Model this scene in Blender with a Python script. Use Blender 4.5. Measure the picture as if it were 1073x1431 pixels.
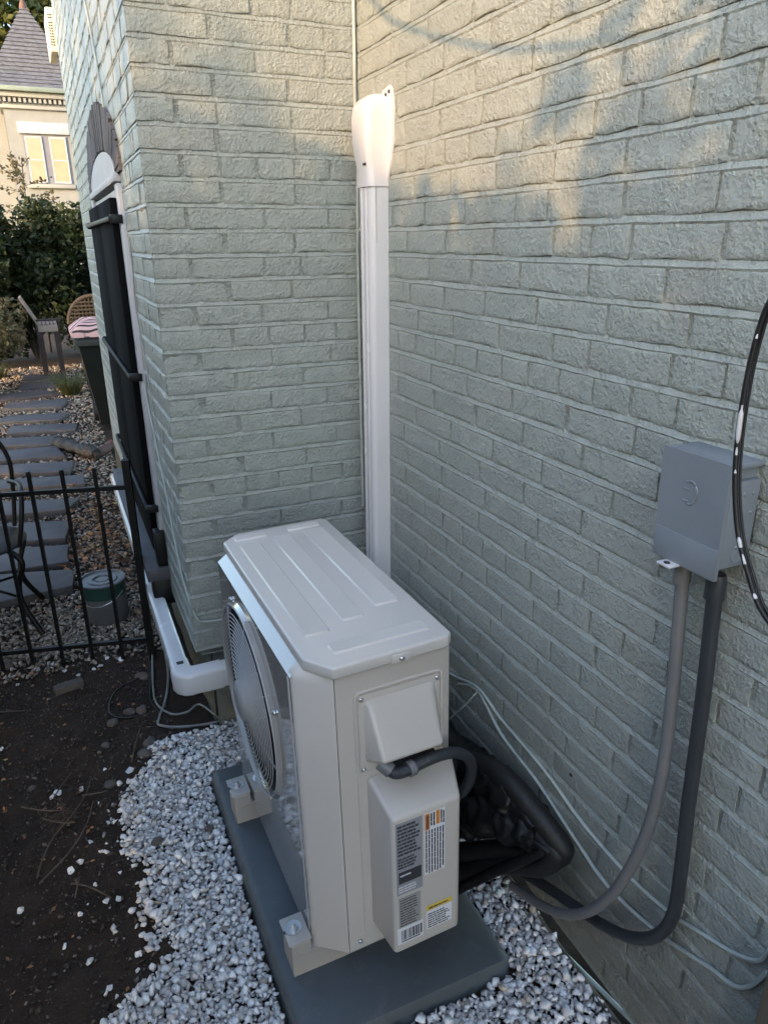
import bpy, bmesh, math, random
import numpy as np
from mathutils import Vector, Matrix, noise
random.seed(7); RNG = np.random.default_rng(7)
SC = bpy.context.scene
for o in list(bpy.data.objects): bpy.data.objects.remove(o)
COL = SC.collection

# ------------------------------------------------------------------ camera
F_PX, YAW, PITCH, ROLL = 1012.5, 0.4204, 0.3584, -0.0072
CAM = np.array([-0.9097, -2.2022, 1.6598])
def cam_axes():
    cy, sy, cp, sp = math.cos(YAW), math.sin(YAW), math.cos(PITCH), math.sin(PITCH)
    fwd = np.array([sy*cp, cy*cp, -sp]); right = np.array([cy, -sy, 0.]); up = np.cross(right, fwd)
    cr, sr = math.cos(ROLL), math.sin(ROLL)
    return right*cr+up*sr, up*cr-right*sr, fwd
CR, CU, CF = cam_axes()
cd = bpy.data.cameras.new('camera'); cam = bpy.data.objects.new('camera', cd); COL.objects.link(cam)
cd.sensor_fit = 'HORIZONTAL'; cd.sensor_width = 36.0; cd.lens = 36.0*F_PX/1073.0
cd.clip_start = 0.02; cd.clip_end = 600
cam.matrix_world = Matrix(((CR[0], CU[0], -CF[0], CAM[0]), (CR[1], CU[1], -CF[1], CAM[1]), (CR[2], CU[2], -CF[2], CAM[2]), (0, 0, 0, 1)))
SC.camera = cam

# ------------------------------------------------------------------ light
SUN_AZ = Vector((-0.84, -0.54, 0)).normalized(); SUN_EL = math.radians(15.0)
SUN_DIR = Vector((SUN_AZ.x*math.cos(SUN_EL), SUN_AZ.y*math.cos(SUN_EL), math.sin(SUN_EL)))   # towards the sun
world = bpy.data.worlds.new('World'); SC.world = world; world.use_nodes = True
wn = world.node_tree.nodes; bg = wn['Background']
sky = wn.new('ShaderNodeTexSky'); sky.sky_type = 'NISHITA'; sky.sun_disc = False
sky.sun_elevation = SUN_EL; sky.sun_rotation = math.atan2(SUN_DIR.x, SUN_DIR.y)
sky.air_density = 1.0; sky.dust_density = 1.6; sky.ozone_density = 1.2
world.node_tree.links.new(sky.outputs['Color'], bg.inputs['Color']); bg.inputs['Strength'].default_value = 0.15
sl = bpy.data.lights.new('sun', 'SUN'); sl.energy = 0.9; sl.angle = math.radians(0.6); sl.color = (1.0, 0.60, 0.29)
sun = bpy.data.objects.new('sun', sl); COL.objects.link(sun); sun.location = (-8, -4, 6)
sun.rotation_euler = (-SUN_DIR).to_track_quat('-Z', 'Y').to_euler()
vs = SC.view_settings; vs.view_transform = 'Standard'; vs.look = 'None'; vs.gamma = 1.0; vs.exposure = 2.6
SC.render.engine = 'CYCLES'; SC.cycles.max_bounces = 7; SC.cycles.diffuse_bounces = 3; SC.cycles.glossy_bounces = 3; SC.cycles.transparent_max_bounces = 4

# ------------------------------------------------------------------ helpers
def ray(x, y):
    return (x-536.5)/F_PX*CR - (y-715.5)/F_PX*CU + CF
def at(x, y, axis, val):
    """photo pixel (1073 wide) -> world point on the plane axis = val"""
    d = ray(x, y); t = (val-CAM[axis])/d[axis]; return Vector(CAM+t*d)
def gnd(x, y, z=0.0): return at(x, y, 2, z)

class MB:
    """collects geometry for ONE mesh"""
    def __init__(s): s.v = []; s.f = []
    def add(s, vs, fs):
        b = len(s.v); s.v.extend(tuple(map(float, v)) for v in vs); s.f.extend(tuple(i+b for i in f) for f in fs); return s
    def frombm(s, bm, M=None):
        if M is not None: bm.transform(M)
        bm.verts.index_update()
        s.add([v.co[:] for v in bm.verts], [[v.index for v in f.verts] for f in bm.faces]); bm.free(); return s
    def box(s, x0, x1, y0, y1, z0, z1, bev=0.0, seg=2, M=None):
        bm = bmesh.new(); bmesh.ops.create_cube(bm, size=1)
        bm.transform(Matrix.Translation(((x0+x1)/2, (y0+y1)/2, (z0+z1)/2)) @ Matrix.Diagonal((abs(x1-x0), abs(y1-y0), abs(z1-z0), 1)))
        if bev: bmesh.ops.bevel(bm, geom=bm.edges[:], offset=bev, segments=seg, affect='EDGES', profile=0.5)
        return s.frombm(bm, M)
    def prism(s, poly, z0, z1, bev=0.0, seg=2, M=None, top=True):
        """poly in xy extruded along z; bevels the edges"""
        bm = bmesh.new(); vs = [bm.verts.new((p[0], p[1], z0)) for p in poly]
        f = bm.faces.new(vs); r = bmesh.ops.extrude_face_region(bm, geom=[f])
        bmesh.ops.translate(bm, vec=(0, 0, z1-z0), verts=[g for g in r['geom'] if isinstance(g, bmesh.types.BMVert)])
        bmesh.ops.recalc_face_normals(bm, faces=bm.faces[:])
        if bev: bmesh.ops.bevel(bm, geom=bm.edges[:], offset=bev, segments=seg, affect='EDGES', profile=0.5)
        return s.frombm(bm, M)
    def loft(s, rings, caps=True):
        n = len(rings[0]); b = len(s.v)
        for r in rings: s.v.extend(tuple(map(float, p)) for p in r)
        for k in range(len(rings)-1):
            for i in range(n):
                j = (i+1) % n; s.f.append((b+k*n+i, b+k*n+j, b+(k+1)*n+j, b+(k+1)*n+i))
        if caps:
            s.f.append(tuple(b+i for i in reversed(range(n)))); s.f.append(tuple(b+(len(rings)-1)*n+i for i in range(n)))
        return s
    def lathe(s, prof, n=32, c=(0, 0, 0), axis=(0, 0, 1), caps=True):
        q = Vector(axis).to_track_quat('Z', 'Y').to_matrix(); c = Vector(c)
        return s.loft([[c+q @ Vector((r*math.cos(2*math.pi*i/n), r*math.sin(2*math.pi*i/n), z)) for i in range(n)] for r, z in prof], caps)
    def tube(s, pts, r, n=10, sub=6, caps=True, wob=0.0):
        P = smooth(pts, sub) if sub > 1 else [Vector(p) for p in pts]
        rings = []; t0 = (P[1]-P[0]).normalized()
        u = t0.orthogonal().normalized()
        for i, p in enumerate(P):
            t = (P[min(i+1, len(P)-1)]-P[max(i-1, 0)]).normalized()
            u = (u-t*u.dot(t)).normalized(); w = t.cross(u)
            rr = r[min(int(i*len(r)/len(P)), len(r)-1)] if isinstance(r, (list, tuple)) else r
            rr *= 1+wob*noise.noise(p*23)
            rings.append([p+u*rr*math.cos(2*math.pi*k/n)+w*rr*math.sin(2*math.pi*k/n) for k in range(n)])
        return s.loft(rings, caps)
    def build(s, name, mat, parent=None, smooth_deg=35, loc=None):
        me = bpy.data.meshes.new(name); me.from_pydata(s.v, [], s.f); me.validate(); me.update()
        return link(name, me, mat, parent, smooth_deg, loc)
def smooth(pts, sub=6):
    P = [Vector(p) for p in pts]; out = []
    for i in range(len(P)-1):
        a, b, c, d = P[max(i-1, 0)], P[i], P[i+1], P[min(i+2, len(P)-1)]
        for k in range(sub):
            t = k/sub
            out.append(0.5*((2*b)+(c-a)*t+(2*a-5*b+4*c-d)*t*t+(-a+3*b-3*c+d)*t**3))
    out.append(P[-1]); return out
OFF = {}
def link(name, me, mat, parent=None, smooth_deg=35, loc=None):
    o = bpy.data.objects.new(name, me); COL.objects.link(o)
    if mat is not None and not me.materials: me.materials.append(mat)
    if smooth_deg:
        me.shade_smooth()
        if smooth_deg < 180: me.set_sharp_from_angle(angle=math.radians(smooth_deg))
    if parent is not None:
        o.parent = parent
        off = OFF.get(parent.name)
        if off is not None:
            if parent.type == 'EMPTY': o.location = -off          # parts are given in world coordinates
            OFF[o.name] = off
    if loc is not None: o.location = loc
    return o
def tag(o, label, cat, group=None):
    o['label'] = label; o['category'] = cat
    if group: o['group'] = group
    return o
def thing(name, label, cat, loc=(0, 0, 0), group=None, local=False):
    o = bpy.data.objects.new(name, None); COL.objects.link(o); o.location = loc; o.empty_display_size = 0.1
    if not local: OFF[o.name] = Vector(loc)
    return tag(o, label, cat, group)
def kind(o, k): o['kind'] = k; return o
def from_arrays(name, V, Fq, mat, parent=None, smooth_deg=0):
    """fast mesh from numpy arrays: V (n,3), Fq (m,k) with constant k"""
    me = bpy.data.meshes.new(name); m, k = Fq.shape
    me.vertices.add(len(V)); me.vertices.foreach_set('co', V.astype(np.float32).ravel())
    me.loops.add(m*k); me.loops.foreach_set('vertex_index', Fq.astype(np.int32).ravel())
    me.polygons.add(m); me.polygons.foreach_set('loop_start', np.arange(0, m*k, k, dtype=np.int32))
    me.polygons.foreach_set('loop_total', np.full(m, k, dtype=np.int32))
    me.update(calc_edges=True); me.validate()
    return link(name, me, mat, parent, smooth_deg)

# ------------------------------------------------------------------ materials
class NT:
    def __init__(s, name):
        s.m = bpy.data.materials.new(name); s.m.use_nodes = True; s.t = s.m.node_tree; s.n = s.t.nodes
        s.b = s.n['Principled BSDF']; s.geo = None
    def L(s, a, b): s.t.links.new(a, b)
    def coord(s, world=False):
        if world: return s.n.new('ShaderNodeNewGeometry').outputs['Position']
        return s.n.new('ShaderNodeTexCoord').outputs['Object']
    def noise(s, scale, detail=4, rough=0.55, world=False, vec=None, sc3=None):
        x = s.n.new('ShaderNodeTexNoise'); x.inputs['Scale'].default_value = scale; x.inputs['Detail'].default_value = detail; x.inputs['Roughness'].default_value = rough
        v = vec if vec is not None else s.coord(world)
        if sc3:
            mp = s.n.new('ShaderNodeMapping'); mp.inputs['Scale'].default_value = sc3; s.L(v, mp.inputs['Vector']); v = mp.outputs['Vector']
        s.L(v, x.inputs['Vector']); return x.outputs['Fac']
    def voro(s, scale, feature='F1', world=False, out='Distance'):
        x = s.n.new('ShaderNodeTexVoronoi'); x.inputs['Scale'].default_value = scale; x.feature = feature; s.L(s.coord(world), x.inputs['Vector']); return x.outputs[out]
    def ramp(s, fac, stops):
        r = s.n.new('ShaderNodeValToRGB'); e = r.color_ramp.elements
        while len(e) < len(stops): e.new(0.5)
        for i, (p, c) in enumerate(stops):
            e[i].position = p; e[i].color = (*c, 1) if len(c) == 3 else c
        s.L(fac, r.inputs['Fac']); return r.outputs['Color']
    def mix(s, fac, a, b, mode='MIX'):
        x = s.n.new('ShaderNodeMix'); x.data_type = 'RGBA'; x.blend_type = mode
        for sock, val in ((x.inputs[0], fac), (x.inputs[6], a), (x.inputs[7], b)):
            if hasattr(val, 'links'): s.L(val, sock)
            else: sock.default_value = val if isinstance(val, (int, float)) else (*val, 1)
        return x.outputs[2]
    def math(s, op, a, b=0.0):
        x = s.n.new('ShaderNodeMath'); x.operation = op
        for i, val in enumerate((a, b)):
            if hasattr(val, 'links'): s.L(val, x.inputs[i])
            else: x.inputs[i].default_value = val
        return x.outputs[0]
    def bump(s, h, strength=0.3, dist=0.005, prev=None):
        x = s.n.new('ShaderNodeBump'); x.inputs['Strength'].default_value = strength; x.inputs['Distance'].default_value = dist
        s.L(h, x.inputs['Height'])
        if prev is not None: s.L(prev, x.inputs['Normal'])
        s.L(x.outputs['Normal'], s.b.inputs['Normal']); return x.outputs['Normal']
    def col(s, c):
        if hasattr(c, 'links'): s.L(c, s.b.inputs['Base Color'])
        else: s.b.inputs['Base Color'].default_value = (*c, 1)
    def set(s, **k):
        for a, v in k.items(): s.b.inputs[a.replace('_', ' ')].default_value = v
        return s
def mat(name, c, rough=0.5, var=0.12, scale=8.0, metallic=0.0, bump=0.0, bscale=60.0, bdist=0.002, world=False, spec=0.5, c2=None, dirt=None, stretch=None, plain=False):
    n = NT(name); c2 = c2 or tuple(min(1, x*(1+var)) for x in c); c1 = tuple(x*(1-var) for x in c)
    f = n.noise(scale, 1 if plain else 6, 0.4 if plain else 0.6, world, sc3=stretch)
    colr = n.ramp(f, [(0.3, c1), (0.7, c2)])
    if dirt:
        g = n.noise(scale*2.3, 8, 0.7, world); fac = n.ramp(g, [(0.55, (0, 0, 0)), (0.85, (1, 1, 1))])
        colr = n.mix(n.math('MULTIPLY', fac, dirt[1]), colr, dirt[0])
    n.col(colr)
    rg = n.noise(scale*3, 1 if plain else 4, 0.4 if plain else 0.6, world); mr = n.n.new('ShaderNodeMapRange'); mr.inputs['To Min'].default_value = max(0.02, rough-(.03 if plain else .08)); mr.inputs['To Max'].default_value = min(1, rough+(.03 if plain else .1))
    n.L(rg, mr.inputs['Value']); n.L(mr.outputs['Result'], n.b.inputs['Roughness'])
    n.set(Metallic=metallic, Specular_IOR_Level=spec)
    if bump: n.bump(n.noise(bscale, 5, 0.65, world, sc3=stretch), bump, bdist)
    return n.m

def make_paint():
    n = NT('sage_painted_brick')
    a = n.noise(1.7, 4, 0.6, True); b = n.noise(14, 6, 0.65, True); c = n.noise(5.0, 5, 0.6, True)
    base = n.ramp(a, [(0.3, (0.246, 0.272, 0.250)), (0.7, (0.286, 0.307, 0.279))])
    base = n.mix(n.math('MULTIPLY', n.ramp(b, [(0.42, (0, 0, 0)), (0.75, (1, 1, 1))]), 0.35), base, (0.328, 0.343, 0.310))
    base = n.mix(n.math('MULTIPLY', n.ramp(c, [(0.56, (0, 0, 0)), (0.72, (1, 1, 1))]), 0.35), base, (0.27, 0.245, 0.205))
    oi = n.n.new('ShaderNodeObjectInfo'); base = n.mix(1.0, base, n.ramp(oi.outputs['Random'], [(0, (.93, .935, .93)), (1, (1.0, 1.0, 1.0))]), 'MULTIPLY')
    # splashed soil close to the ground
    sx = n.n.new('ShaderNodeSeparateXYZ'); n.L(n.coord(True), sx.inputs[0])
    hgt = n.math('ADD', sx.outputs['Z'], n.math('MULTIPLY', n.noise(9, 6, 0.7, True), -0.45))
    d = n.ramp(hgt, [(0.0, (1, 1, 1)), (0.26, (0, 0, 0))])
    base = n.mix(n.math('MULTIPLY', d, 0.6), base, (0.075, 0.065, 0.045))
    # chips where the brick shows
    ch = n.ramp(n.noise(21, 3, 0.5, True), [(0.765, (0, 0, 0)), (0.78, (1, 1, 1))])
    base = n.mix(ch, base, (0.2, 0.13, 0.10))
    n.col(base); n.set(Roughness=0.4, Specular_IOR_Level=0.45)
    v1 = n.noise(115, 4, 0.62, True); v2 = n.noise(280, 3, 0.5, True); v3 = n.noise(30, 3, 0.5, True)
    lump = n.ramp(v1, [(0.34, (0, 0, 0)), (0.66, (1, 1, 1))])
    amp = n.ramp(v3, [(0.35, (0.25, 0.25, 0.25)), (0.6, (1, 1, 1))])
    h = n.math('ADD', n.math('MULTIPLY', lump, amp), n.math('MULTIPLY', v2, 0.3))
    n.bump(h, 0.85, 0.0034); return n.m
PAINT = make_paint()

def make_gravel(name, stops, bump=0.5):
    n = NT(name); g = n.n.new('ShaderNodeNewGeometry')
    c = n.ramp(g.outputs['Random Per Island'], stops)
    c = n.mix(n.math('MULTIPLY', n.ramp(n.noise(70, 5, 0.7), [(0.45, (0, 0, 0)), (0.75, (1, 1, 1))]), 0.35), c, (0.3, 0.28, 0.27))
    n.col(c); n.set(Roughness=0.75, Specular_IOR_Level=0.3)
    n.bump(n.noise(180, 4, 0.6), bump, 0.002); return n.m
M_WHITE_ST = make_gravel('white_marble_chip', [(0.0, (0.34, 0.325, 0.315)), (0.2, (0.52, 0.505, 0.495)), (0.6, (0.68, 0.66, 0.645)), (0.9, (0.78, 0.755, 0.735)), (0.96, (0.5, 0.42, 0.35)), (1.0, (0.26, 0.22, 0.19))])
M_PATH_ST = make_gravel('brown_grey_pebble', [(0.0, (0.07, 0.055, 0.042)), (0.3, (0.17, 0.135, 0.105)), (0.6, (0.29, 0.225, 0.17)), (0.85, (0.39, 0.32, 0.25)), (0.96, (0.46, 0.42, 0.38)), (1.0, (0.25, 0.12, 0.06))])
M_CLOD = make_gravel('soil_crumb', [(0.0, (0.018, 0.013, 0.010)), (0.6, (0.04, 0.029, 0.022)), (0.85, (0.075, 0.056, 0.043)), (0.96, (0.14, 0.115, 0.095)), (1.0, (0.3, 0.27, 0.24))])
M_LEAF_LIT = make_gravel('dry_leaf', [(0.0, (0.09, 0.045, 0.02)), (0.5, (0.2, 0.09, 0.035)), (0.8, (0.3, 0.14, 0.05)), (1.0, (0.28, 0.2, 0.08))], 0.1)

def make_soil():
    n = NT('dark_soil'); a = n.noise(3.0, 6, 0.65, True); b = n.noise(40, 8, 0.7, True)
    c = n.ramp(a, [(0.3, (0.028, 0.019, 0.0140)), (0.7, (0.058, 0.040, 0.029))])
    c = n.mix(n.math('MULTIPLY', n.ramp(b, [(0.5, (0, 0, 0)), (0.8, (1, 1, 1))]), 0.6), c, (0.085, 0.064, 0.049))
    n.col(c); n.set(Roughness=0.95, Specular_IOR_Level=0.15)
    n.bump(n.math('ADD', b, n.noise(140, 5, 0.7, True)), 0.9, 0.012); return n.m
M_SOIL = make_soil()
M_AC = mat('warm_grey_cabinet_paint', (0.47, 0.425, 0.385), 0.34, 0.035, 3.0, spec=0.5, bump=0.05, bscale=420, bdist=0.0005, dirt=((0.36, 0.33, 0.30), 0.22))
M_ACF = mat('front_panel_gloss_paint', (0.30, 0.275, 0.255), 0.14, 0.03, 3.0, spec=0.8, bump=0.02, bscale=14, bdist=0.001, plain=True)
M_ACF.node_tree.nodes['Principled BSDF'].inputs['Coat Weight'].default_value = 1.0; M_ACF.node_tree.nodes['Principled BSDF'].inputs['Coat Roughness'].default_value = 0.04
M_LID = mat('lid_paint', (0.50, 0.47, 0.44), 0.24, 0.03, 4.0, spec=0.5, bump=0.05, bscale=420, bdist=0.0005, plain=True)
M_PLASTIC = mat('beige_plastic_cover', (0.45, 0.41, 0.37), 0.34, 0.03, 4.0, bump=0.06, bscale=500, bdist=0.0005, plain=True)
M_WHITEPL = mat('white_vinyl_cover', (0.52, 0.505, 0.505), 0.26, 0.05, 5.0, plain=True)
M_PAD = mat('grey_plastic_pad', (0.052, 0.062, 0.069), 0.55, 0.14, 9.0, bump=0.3, bscale=320, bdist=0.001, dirt=((0.13, 0.125, 0.12), 0.55))
M_STEEL = mat('zinc_plated_steel', (0.55, 0.55, 0.54), 0.32, 0.1, 20, metallic=0.9)
M_GALV = mat('foot_galvanised_beige', (0.32, 0.295, 0.265), 0.45, 0.06, 9, dirt=((0.24, 0.2, 0.17), 0.4))
M_BLACK = mat('black_rubber', (0.012, 0.012, 0.014), 0.5, 0.3, 12, bump=0.25, bscale=120, bdist=0.002)
M_FOAM = mat('black_foam_insulation', (0.0035, 0.0035, 0.004), 0.6, 0.3, 14, bump=0.5, bscale=70, bdist=0.004)
M_TAPE = mat('black_shiny_tape', (0.0035, 0.0035, 0.004), 0.5, 0.3, 14, spec=0.3, bump=0.5, bscale=45, bdist=0.006)
M_DARKIN = mat('dark_interior', (0.018, 0.018, 0.02), 0.7, 0.2, 10)
M_WIRE = mat('guard_wire_grey', (0.33, 0.32, 0.31), 0.35, 0.05, 12)
M_FAN = mat('fan_blade_grey', (0.13, 0.125, 0.12), 0.3, 0.05, 6)
M_BOX = mat('grey_enamel_box', (0.165, 0.185, 0.205), 0.42, 0.06, 6, bump=0.06, bscale=300, bdist=0.0006, dirt=((0.24, 0.25, 0.26), 0.3))
M_COND1 = mat('grey_pvc_conduit', (0.125, 0.125, 0.126), 0.45, 0.1, 9, bump=0.1, bscale=140, bdist=0.001, dirt=((0.22, 0.21, 0.2), 0.35))
M_COND2 = mat('dark_grey_conduit', (0.026, 0.029, 0.034), 0.42, 0.12, 9, bump=0.12, bscale=140, bdist=0.001, dirt=((0.11, 0.11, 0.11), 0.3))
M_IRON = mat('black_painted_iron', (0.004, 0.004, 0.0045), 0.45, 0.3, 30, bump=0.25, bscale=90, bdist=0.002, spec=0.3, dirt=((0.03, 0.02, 0.014), 0.4))
M_SHUT = mat('black_shutter_paint', (0.0045, 0.0045, 0.005), 0.85, 0.25, 8, spec=0.06, bump=0.2, bscale=40, bdist=0.002, stretch=(1, 1, 0.12))
M_WHITEWOOD = mat('white_trim_paint', (0.37, 0.365, 0.375), 0.5, 0.08, 9, bump=0.15, bscale=50, bdist=0.002, dirt=((0.36, 0.35, 0.33), 0.5))
M_GREYWOOD = mat('weathered_wood', (0.10, 0.092, 0.09), 0.85, 0.45, 26, bump=0.8, bscale=60, bdist=0.006, world=True, stretch=(1, 1, 0.1))
M_BROWNWOOD = mat('brown_post_wood', (0.085, 0.07, 0.05), 0.8, 0.35, 14, bump=0.5, bscale=50, bdist=0.004, stretch=(1, 1, 0.1))
M_SLATE = mat('slate', (0.06, 0.056, 0.06), 0.62, 0.25, 4, bump=0.4, bscale=30, bdist=0.006, world=True, dirt=((0.15, 0.14, 0.14), 0.5))
M_ROCK = mat('brown_rock', (0.10, 0.075, 0.06), 0.85, 0.3, 18, bump=0.7, bscale=45, bdist=0.006)
M_ROCKG = mat('grey_rock', (0.075, 0.066, 0.058), 0.85, 0.3, 18, bump=0.7, bscale=45, bdist=0.006)
M_TWIG = mat('dry_twig', (0.085, 0.06, 0.042), 0.85, 0.3, 30)
M_BARK = mat('bark', (0.055, 0.042, 0.032), 0.9, 0.4, 9, bump=0.9, bscale=18, bdist=0.03, stretch=(1, 1, 0.25))
M_BIN = mat('dark_green_bin_plastic', (0.004, 0.0065, 0.006), 0.4, 0.15, 6)
M_BINLID = mat('grey_green_bin_lid', (0.022, 0.028, 0.026), 0.42, 0.15, 6)
M_CREAM = mat('cream_painted_stone', (0.225, 0.23, 0.215), 0.75, 0.08, 3, bump=0.3, bscale=12, bdist=0.02)
M_CREAM2 = mat('cream_trim', (0.27, 0.272, 0.25), 0.7, 0.06, 3)
M_STONE = mat('pale_blue_lintel_stone', (0.42, 0.43, 0.43), 0.8, 0.15, 5, bump=0.8, bscale=9, bdist=0.05)
M_COPPER = mat('verdigris_gutter', (0.17, 0.21, 0.18), 0.6, 0.15, 4)
def cable_mat(name, c): return mat(name, c, 0.5, 0.15, 25)
M_CAB_SAGE = cable_mat('painted_sage_cable', (0.33, 0.36, 0.33)); M_CAB_GREY = cable_mat('grey_cable', (0.2, 0.2, 0.19)); M_CAB_BLACK = cable_mat('black_cable', (0.005, 0.005, 0.006))
def leafmat(name, c1, c2, c3):
    n = NT(name); g = n.n.new('ShaderNodeNewGeometry')
    n.col(n.ramp(g.outputs['Random Per Island'], [(0, c1), (0.5, c2), (1, c3)])); n.set(Roughness=0.5, Specular_IOR_Level=0.35)
    tr = n.n.new('ShaderNodeBsdfTranslucent'); ms = n.n.new('ShaderNodeMixShader'); ms.inputs[0].default_value = 0.3
    tr.inputs['Color'].default_value = (*[x*1.3 for x in c3], 1)
    n.L(n.b.outputs[0], ms.inputs[1]); n.L(tr.outputs[0], ms.inputs[2]); n.L(ms.outputs[0], n.n['Material Output'].inputs['Surface']); return n.m
M_LEAF = leafmat('dark_hedge_leaf', (0.012, 0.02, 0.009), (0.025, 0.04, 0.014), (0.05, 0.065, 0.022))
M_LEAF2 = leafmat('tree_leaf', (0.03, 0.05, 0.012), (0.07, 0.09, 0.02), (0.15, 0.14, 0.035))
M_LEAF3 = leafmat('sapling_leaf', (0.05, 0.06, 0.025), (0.09, 0.085, 0.04), (0.15, 0.11, 0.06))
M_GRASS = leafmat('strappy_blade', (0.02, 0.03, 0.012), (0.05, 0.06, 0.02), (0.12, 0.12, 0.045))

# ------------------------------------------------------------------ ground
def gz(x, y):
    z = 0.010*noise.noise(Vector((x*2.1, y*2.1, 0)))+0.006*noise.noise(Vector((x*7, y*7, 3)))
    if y > 0.35: return z*0.6-0.004
    if x < -0.98: z -= 0.012*min(1, (-0.98-x)*4)
    return z-0.004
def axis_pts(lo, hi, fine, far):
    a = list(np.arange(lo, hi, fine)); st = fine
    b = hi
    while b < far: b += st; st *= 1.35; a.append(b)
    b = lo; st = fine; pre = []
    while b > -far: b -= st; st *= 1.35; pre.append(b)
    return np.array(pre[::-1]+a)
gx, gy = axis_pts(-2.4, 0.3, 0.022, 300), axis_pts(-2.2, 2.6, 0.022, 300)
GV = np.array([(x, y, gz(x, y)+(0.011*noise.noise(Vector((x*19, y*19, 7)))+0.004*noise.noise(Vector((x*47, y*47, 5))) if -2.4 < x < 0.3 and -2.2 < y < 2.6 else 0)) for y in gy for x in gx])
nx = len(gx); ii = np.arange(len(gy)-1)[:, None]*nx+np.arange(nx-1)[None, :]
GF = np.stack([ii, ii+1, ii+nx+1, ii+nx], -1).reshape(-1, 4)
kind(from_arrays('ground', GV, GF, M_SOIL, smooth_deg=180), 'structure')

# ------------------------------------------------------------------ brick house
CRS = 0.066; Z0 = 1.75                        # course height, height of reference course top
JT = 0.0115                                   # mortar joint
WW = 0.623                                    # width of the projecting wing face
def zc(k): return Z0-k*CRS                    # top of the bricks of the course below joint k
def brick_mesh(name, L, H, seed, depth=0.035, nx=16, nz=7):
    b = MB(); rnd = random.Random(seed); off = Vector((seed*7.3, seed*3.1, 0))
    idx = {}
    ex = [rnd.uniform(-0.003, 0.003) for _ in range(4)]
    for j in range(nz+1):
        for i in range(nx+1):
            u = (0, .018, *[.018+.964*t/(nx-2) for t in range(1, nx-2)], .982, 1)[i]; w = (0, .06, .17, .38, .62, .83, .94, 1)[j]
            x = (u-0.5)*L; z = (w-0.5)*H
            e = min(u, 1-u)*L; e2 = min(w, 1-w)*H
            ed = min(e, e2)
            rd = 0.0018*max(0, 1-e2/0.0036)**1.2+0.0005*max(0, 1-e/0.004)
            q = Vector((x*38, z*38, 0))+off
            d = 0.0008*noise.noise(q)+0.0008*noise.noise(q*2.7)+0.0006*noise.noise(q*6)
            if ed < 1e-6:
                x += 0.0022*noise.noise(Vector((x*60, z*60, 4))+off); z += 0.0018*noise.noise(Vector((x*45, z*45, 9))+off)
                if e2 < 1e-6: z += 0.0015*math.sin(u*math.pi*2+seed)
            y = -d+rd+ex[0]*(u-0.5)+ex[1]*(w-0.5)*0.6
            idx[(i, j)] = len(b.v); b.v.append((x, y, z))
    for j in range(nz):
        for i in range(nx): b.f.append((idx[(i, j)], idx[(i+1, j)], idx[(i+1, j+1)], idx[(i, j+1)]))
    ring = [(i, 0) for i in range(nx)]+[(nx, j) for j in range(nz)]+[(i, nz) for i in range(nx, 0, -1)]+[(0, j) for j in range(nz, 0, -1)]
    base = len(b.v)
    for r in ring:
        v = b.v[idx[r]]; b.v.append((v[0], depth, v[2]))
    n = len(ring)
    for k in range(n): b.f.append((idx[ring[k]], base+k, base+(k+1) % n, idx[ring[(k+1) % n]]))
    me = bpy.data.meshes.new(name); me.from_pydata(b.v, [], b.f); me.update(); me.materials.append(PAINT); me.shade_smooth(); me.set_sharp_from_angle(angle=math.radians(50))
    return me
def full_brick(name, L, D, H, seed):
    """a corner brick with four worked faces, centred"""
    bm = bmesh.new(); bmesh.ops.create_cube(bm, size=1)
    bmesh.ops.subdivide_edges(bm, edges=[e for e in bm.edges if abs((e.verts[0].co-e.verts[1].co).x) > .5], cuts=9, use_grid_fill=True)
    bmesh.ops.subdivide_edges(bm, edges=[e for e in bm.edges if abs((e.verts[0].co-e.verts[1].co).y) > .5], cuts=5, use_grid_fill=True)
    bmesh.ops.subdivide_edges(bm, edges=[e for e in bm.edges if abs((e.verts[0].co-e.verts[1].co).z) > .5], cuts=4, use_grid_fill=True)
    off = Vector((seed*5.7, seed*2.3, 1))
    for v in bm.verts:
        c = v.co.copy(); p = Vector((c.x*L, c.y*D, c.z*H)); n = Vector((0, 0, 0)); cnt = 0
        for a in range(3):
            if abs(abs(c[a])-0.5) < 1e-4: n[a] = math.copysign(1, c[a]); cnt += 1
        d = 0.0010*noise.noise(p*38+off)+0.0012*noise.noise(p*95+off)
        if cnt > 1: d = d*1.8-0.0016
        v.co = p+n*d
    me = bpy.data.meshes.new(name); bm.to_mesh(me); bm.free(); me.materials.append(PAINT); me.shade_smooth(); me.set_sharp_from_angle(angle=math.radians(50)); return me
STR = [brick_mesh('brick', 0.2, CRS-JT, s) for s in range(14)]
HED = [brick_mesh('brick', 0.097, CRS-JT, 40+s, nx=10) for s in range(8)]
COR = [full_brick('brick', 0.203, 0.1, CRS-JT, s) for s in range(8)]
house = thing('brick_house', 'sage green painted brick house wall with projecting wing, behind the condenser', 'house', (0, 0, 0))
BR = []     # every brick: (wall key, mesh, matrix, px area)
def proj(P):
    d = np.array(P)-CAM; z = d@CF
    if z < 0.05: return None
    return 536.5+F_PX*(d@CR)/z, 715.5-F_PX*(d@CU)/z
def px_area(c, sd, L, H):
    q = []
    for a, b in ((-.5, -.5), (.5, -.5), (.5, .5), (-.5, .5)):
        p = proj(Vector(c)+Vector(sd)*a*L+Vector((0, 0, 1))*b*H)
        if p is None: return 0
        q.append((min(max(p[0], 0), 1073), min(max(p[1], 0), 1431)))
    return abs(sum(q[i][0]*q[(i+1) % 4][1]-q[(i+1) % 4][0]*q[i][1] for i in range(4)))/2
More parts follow.
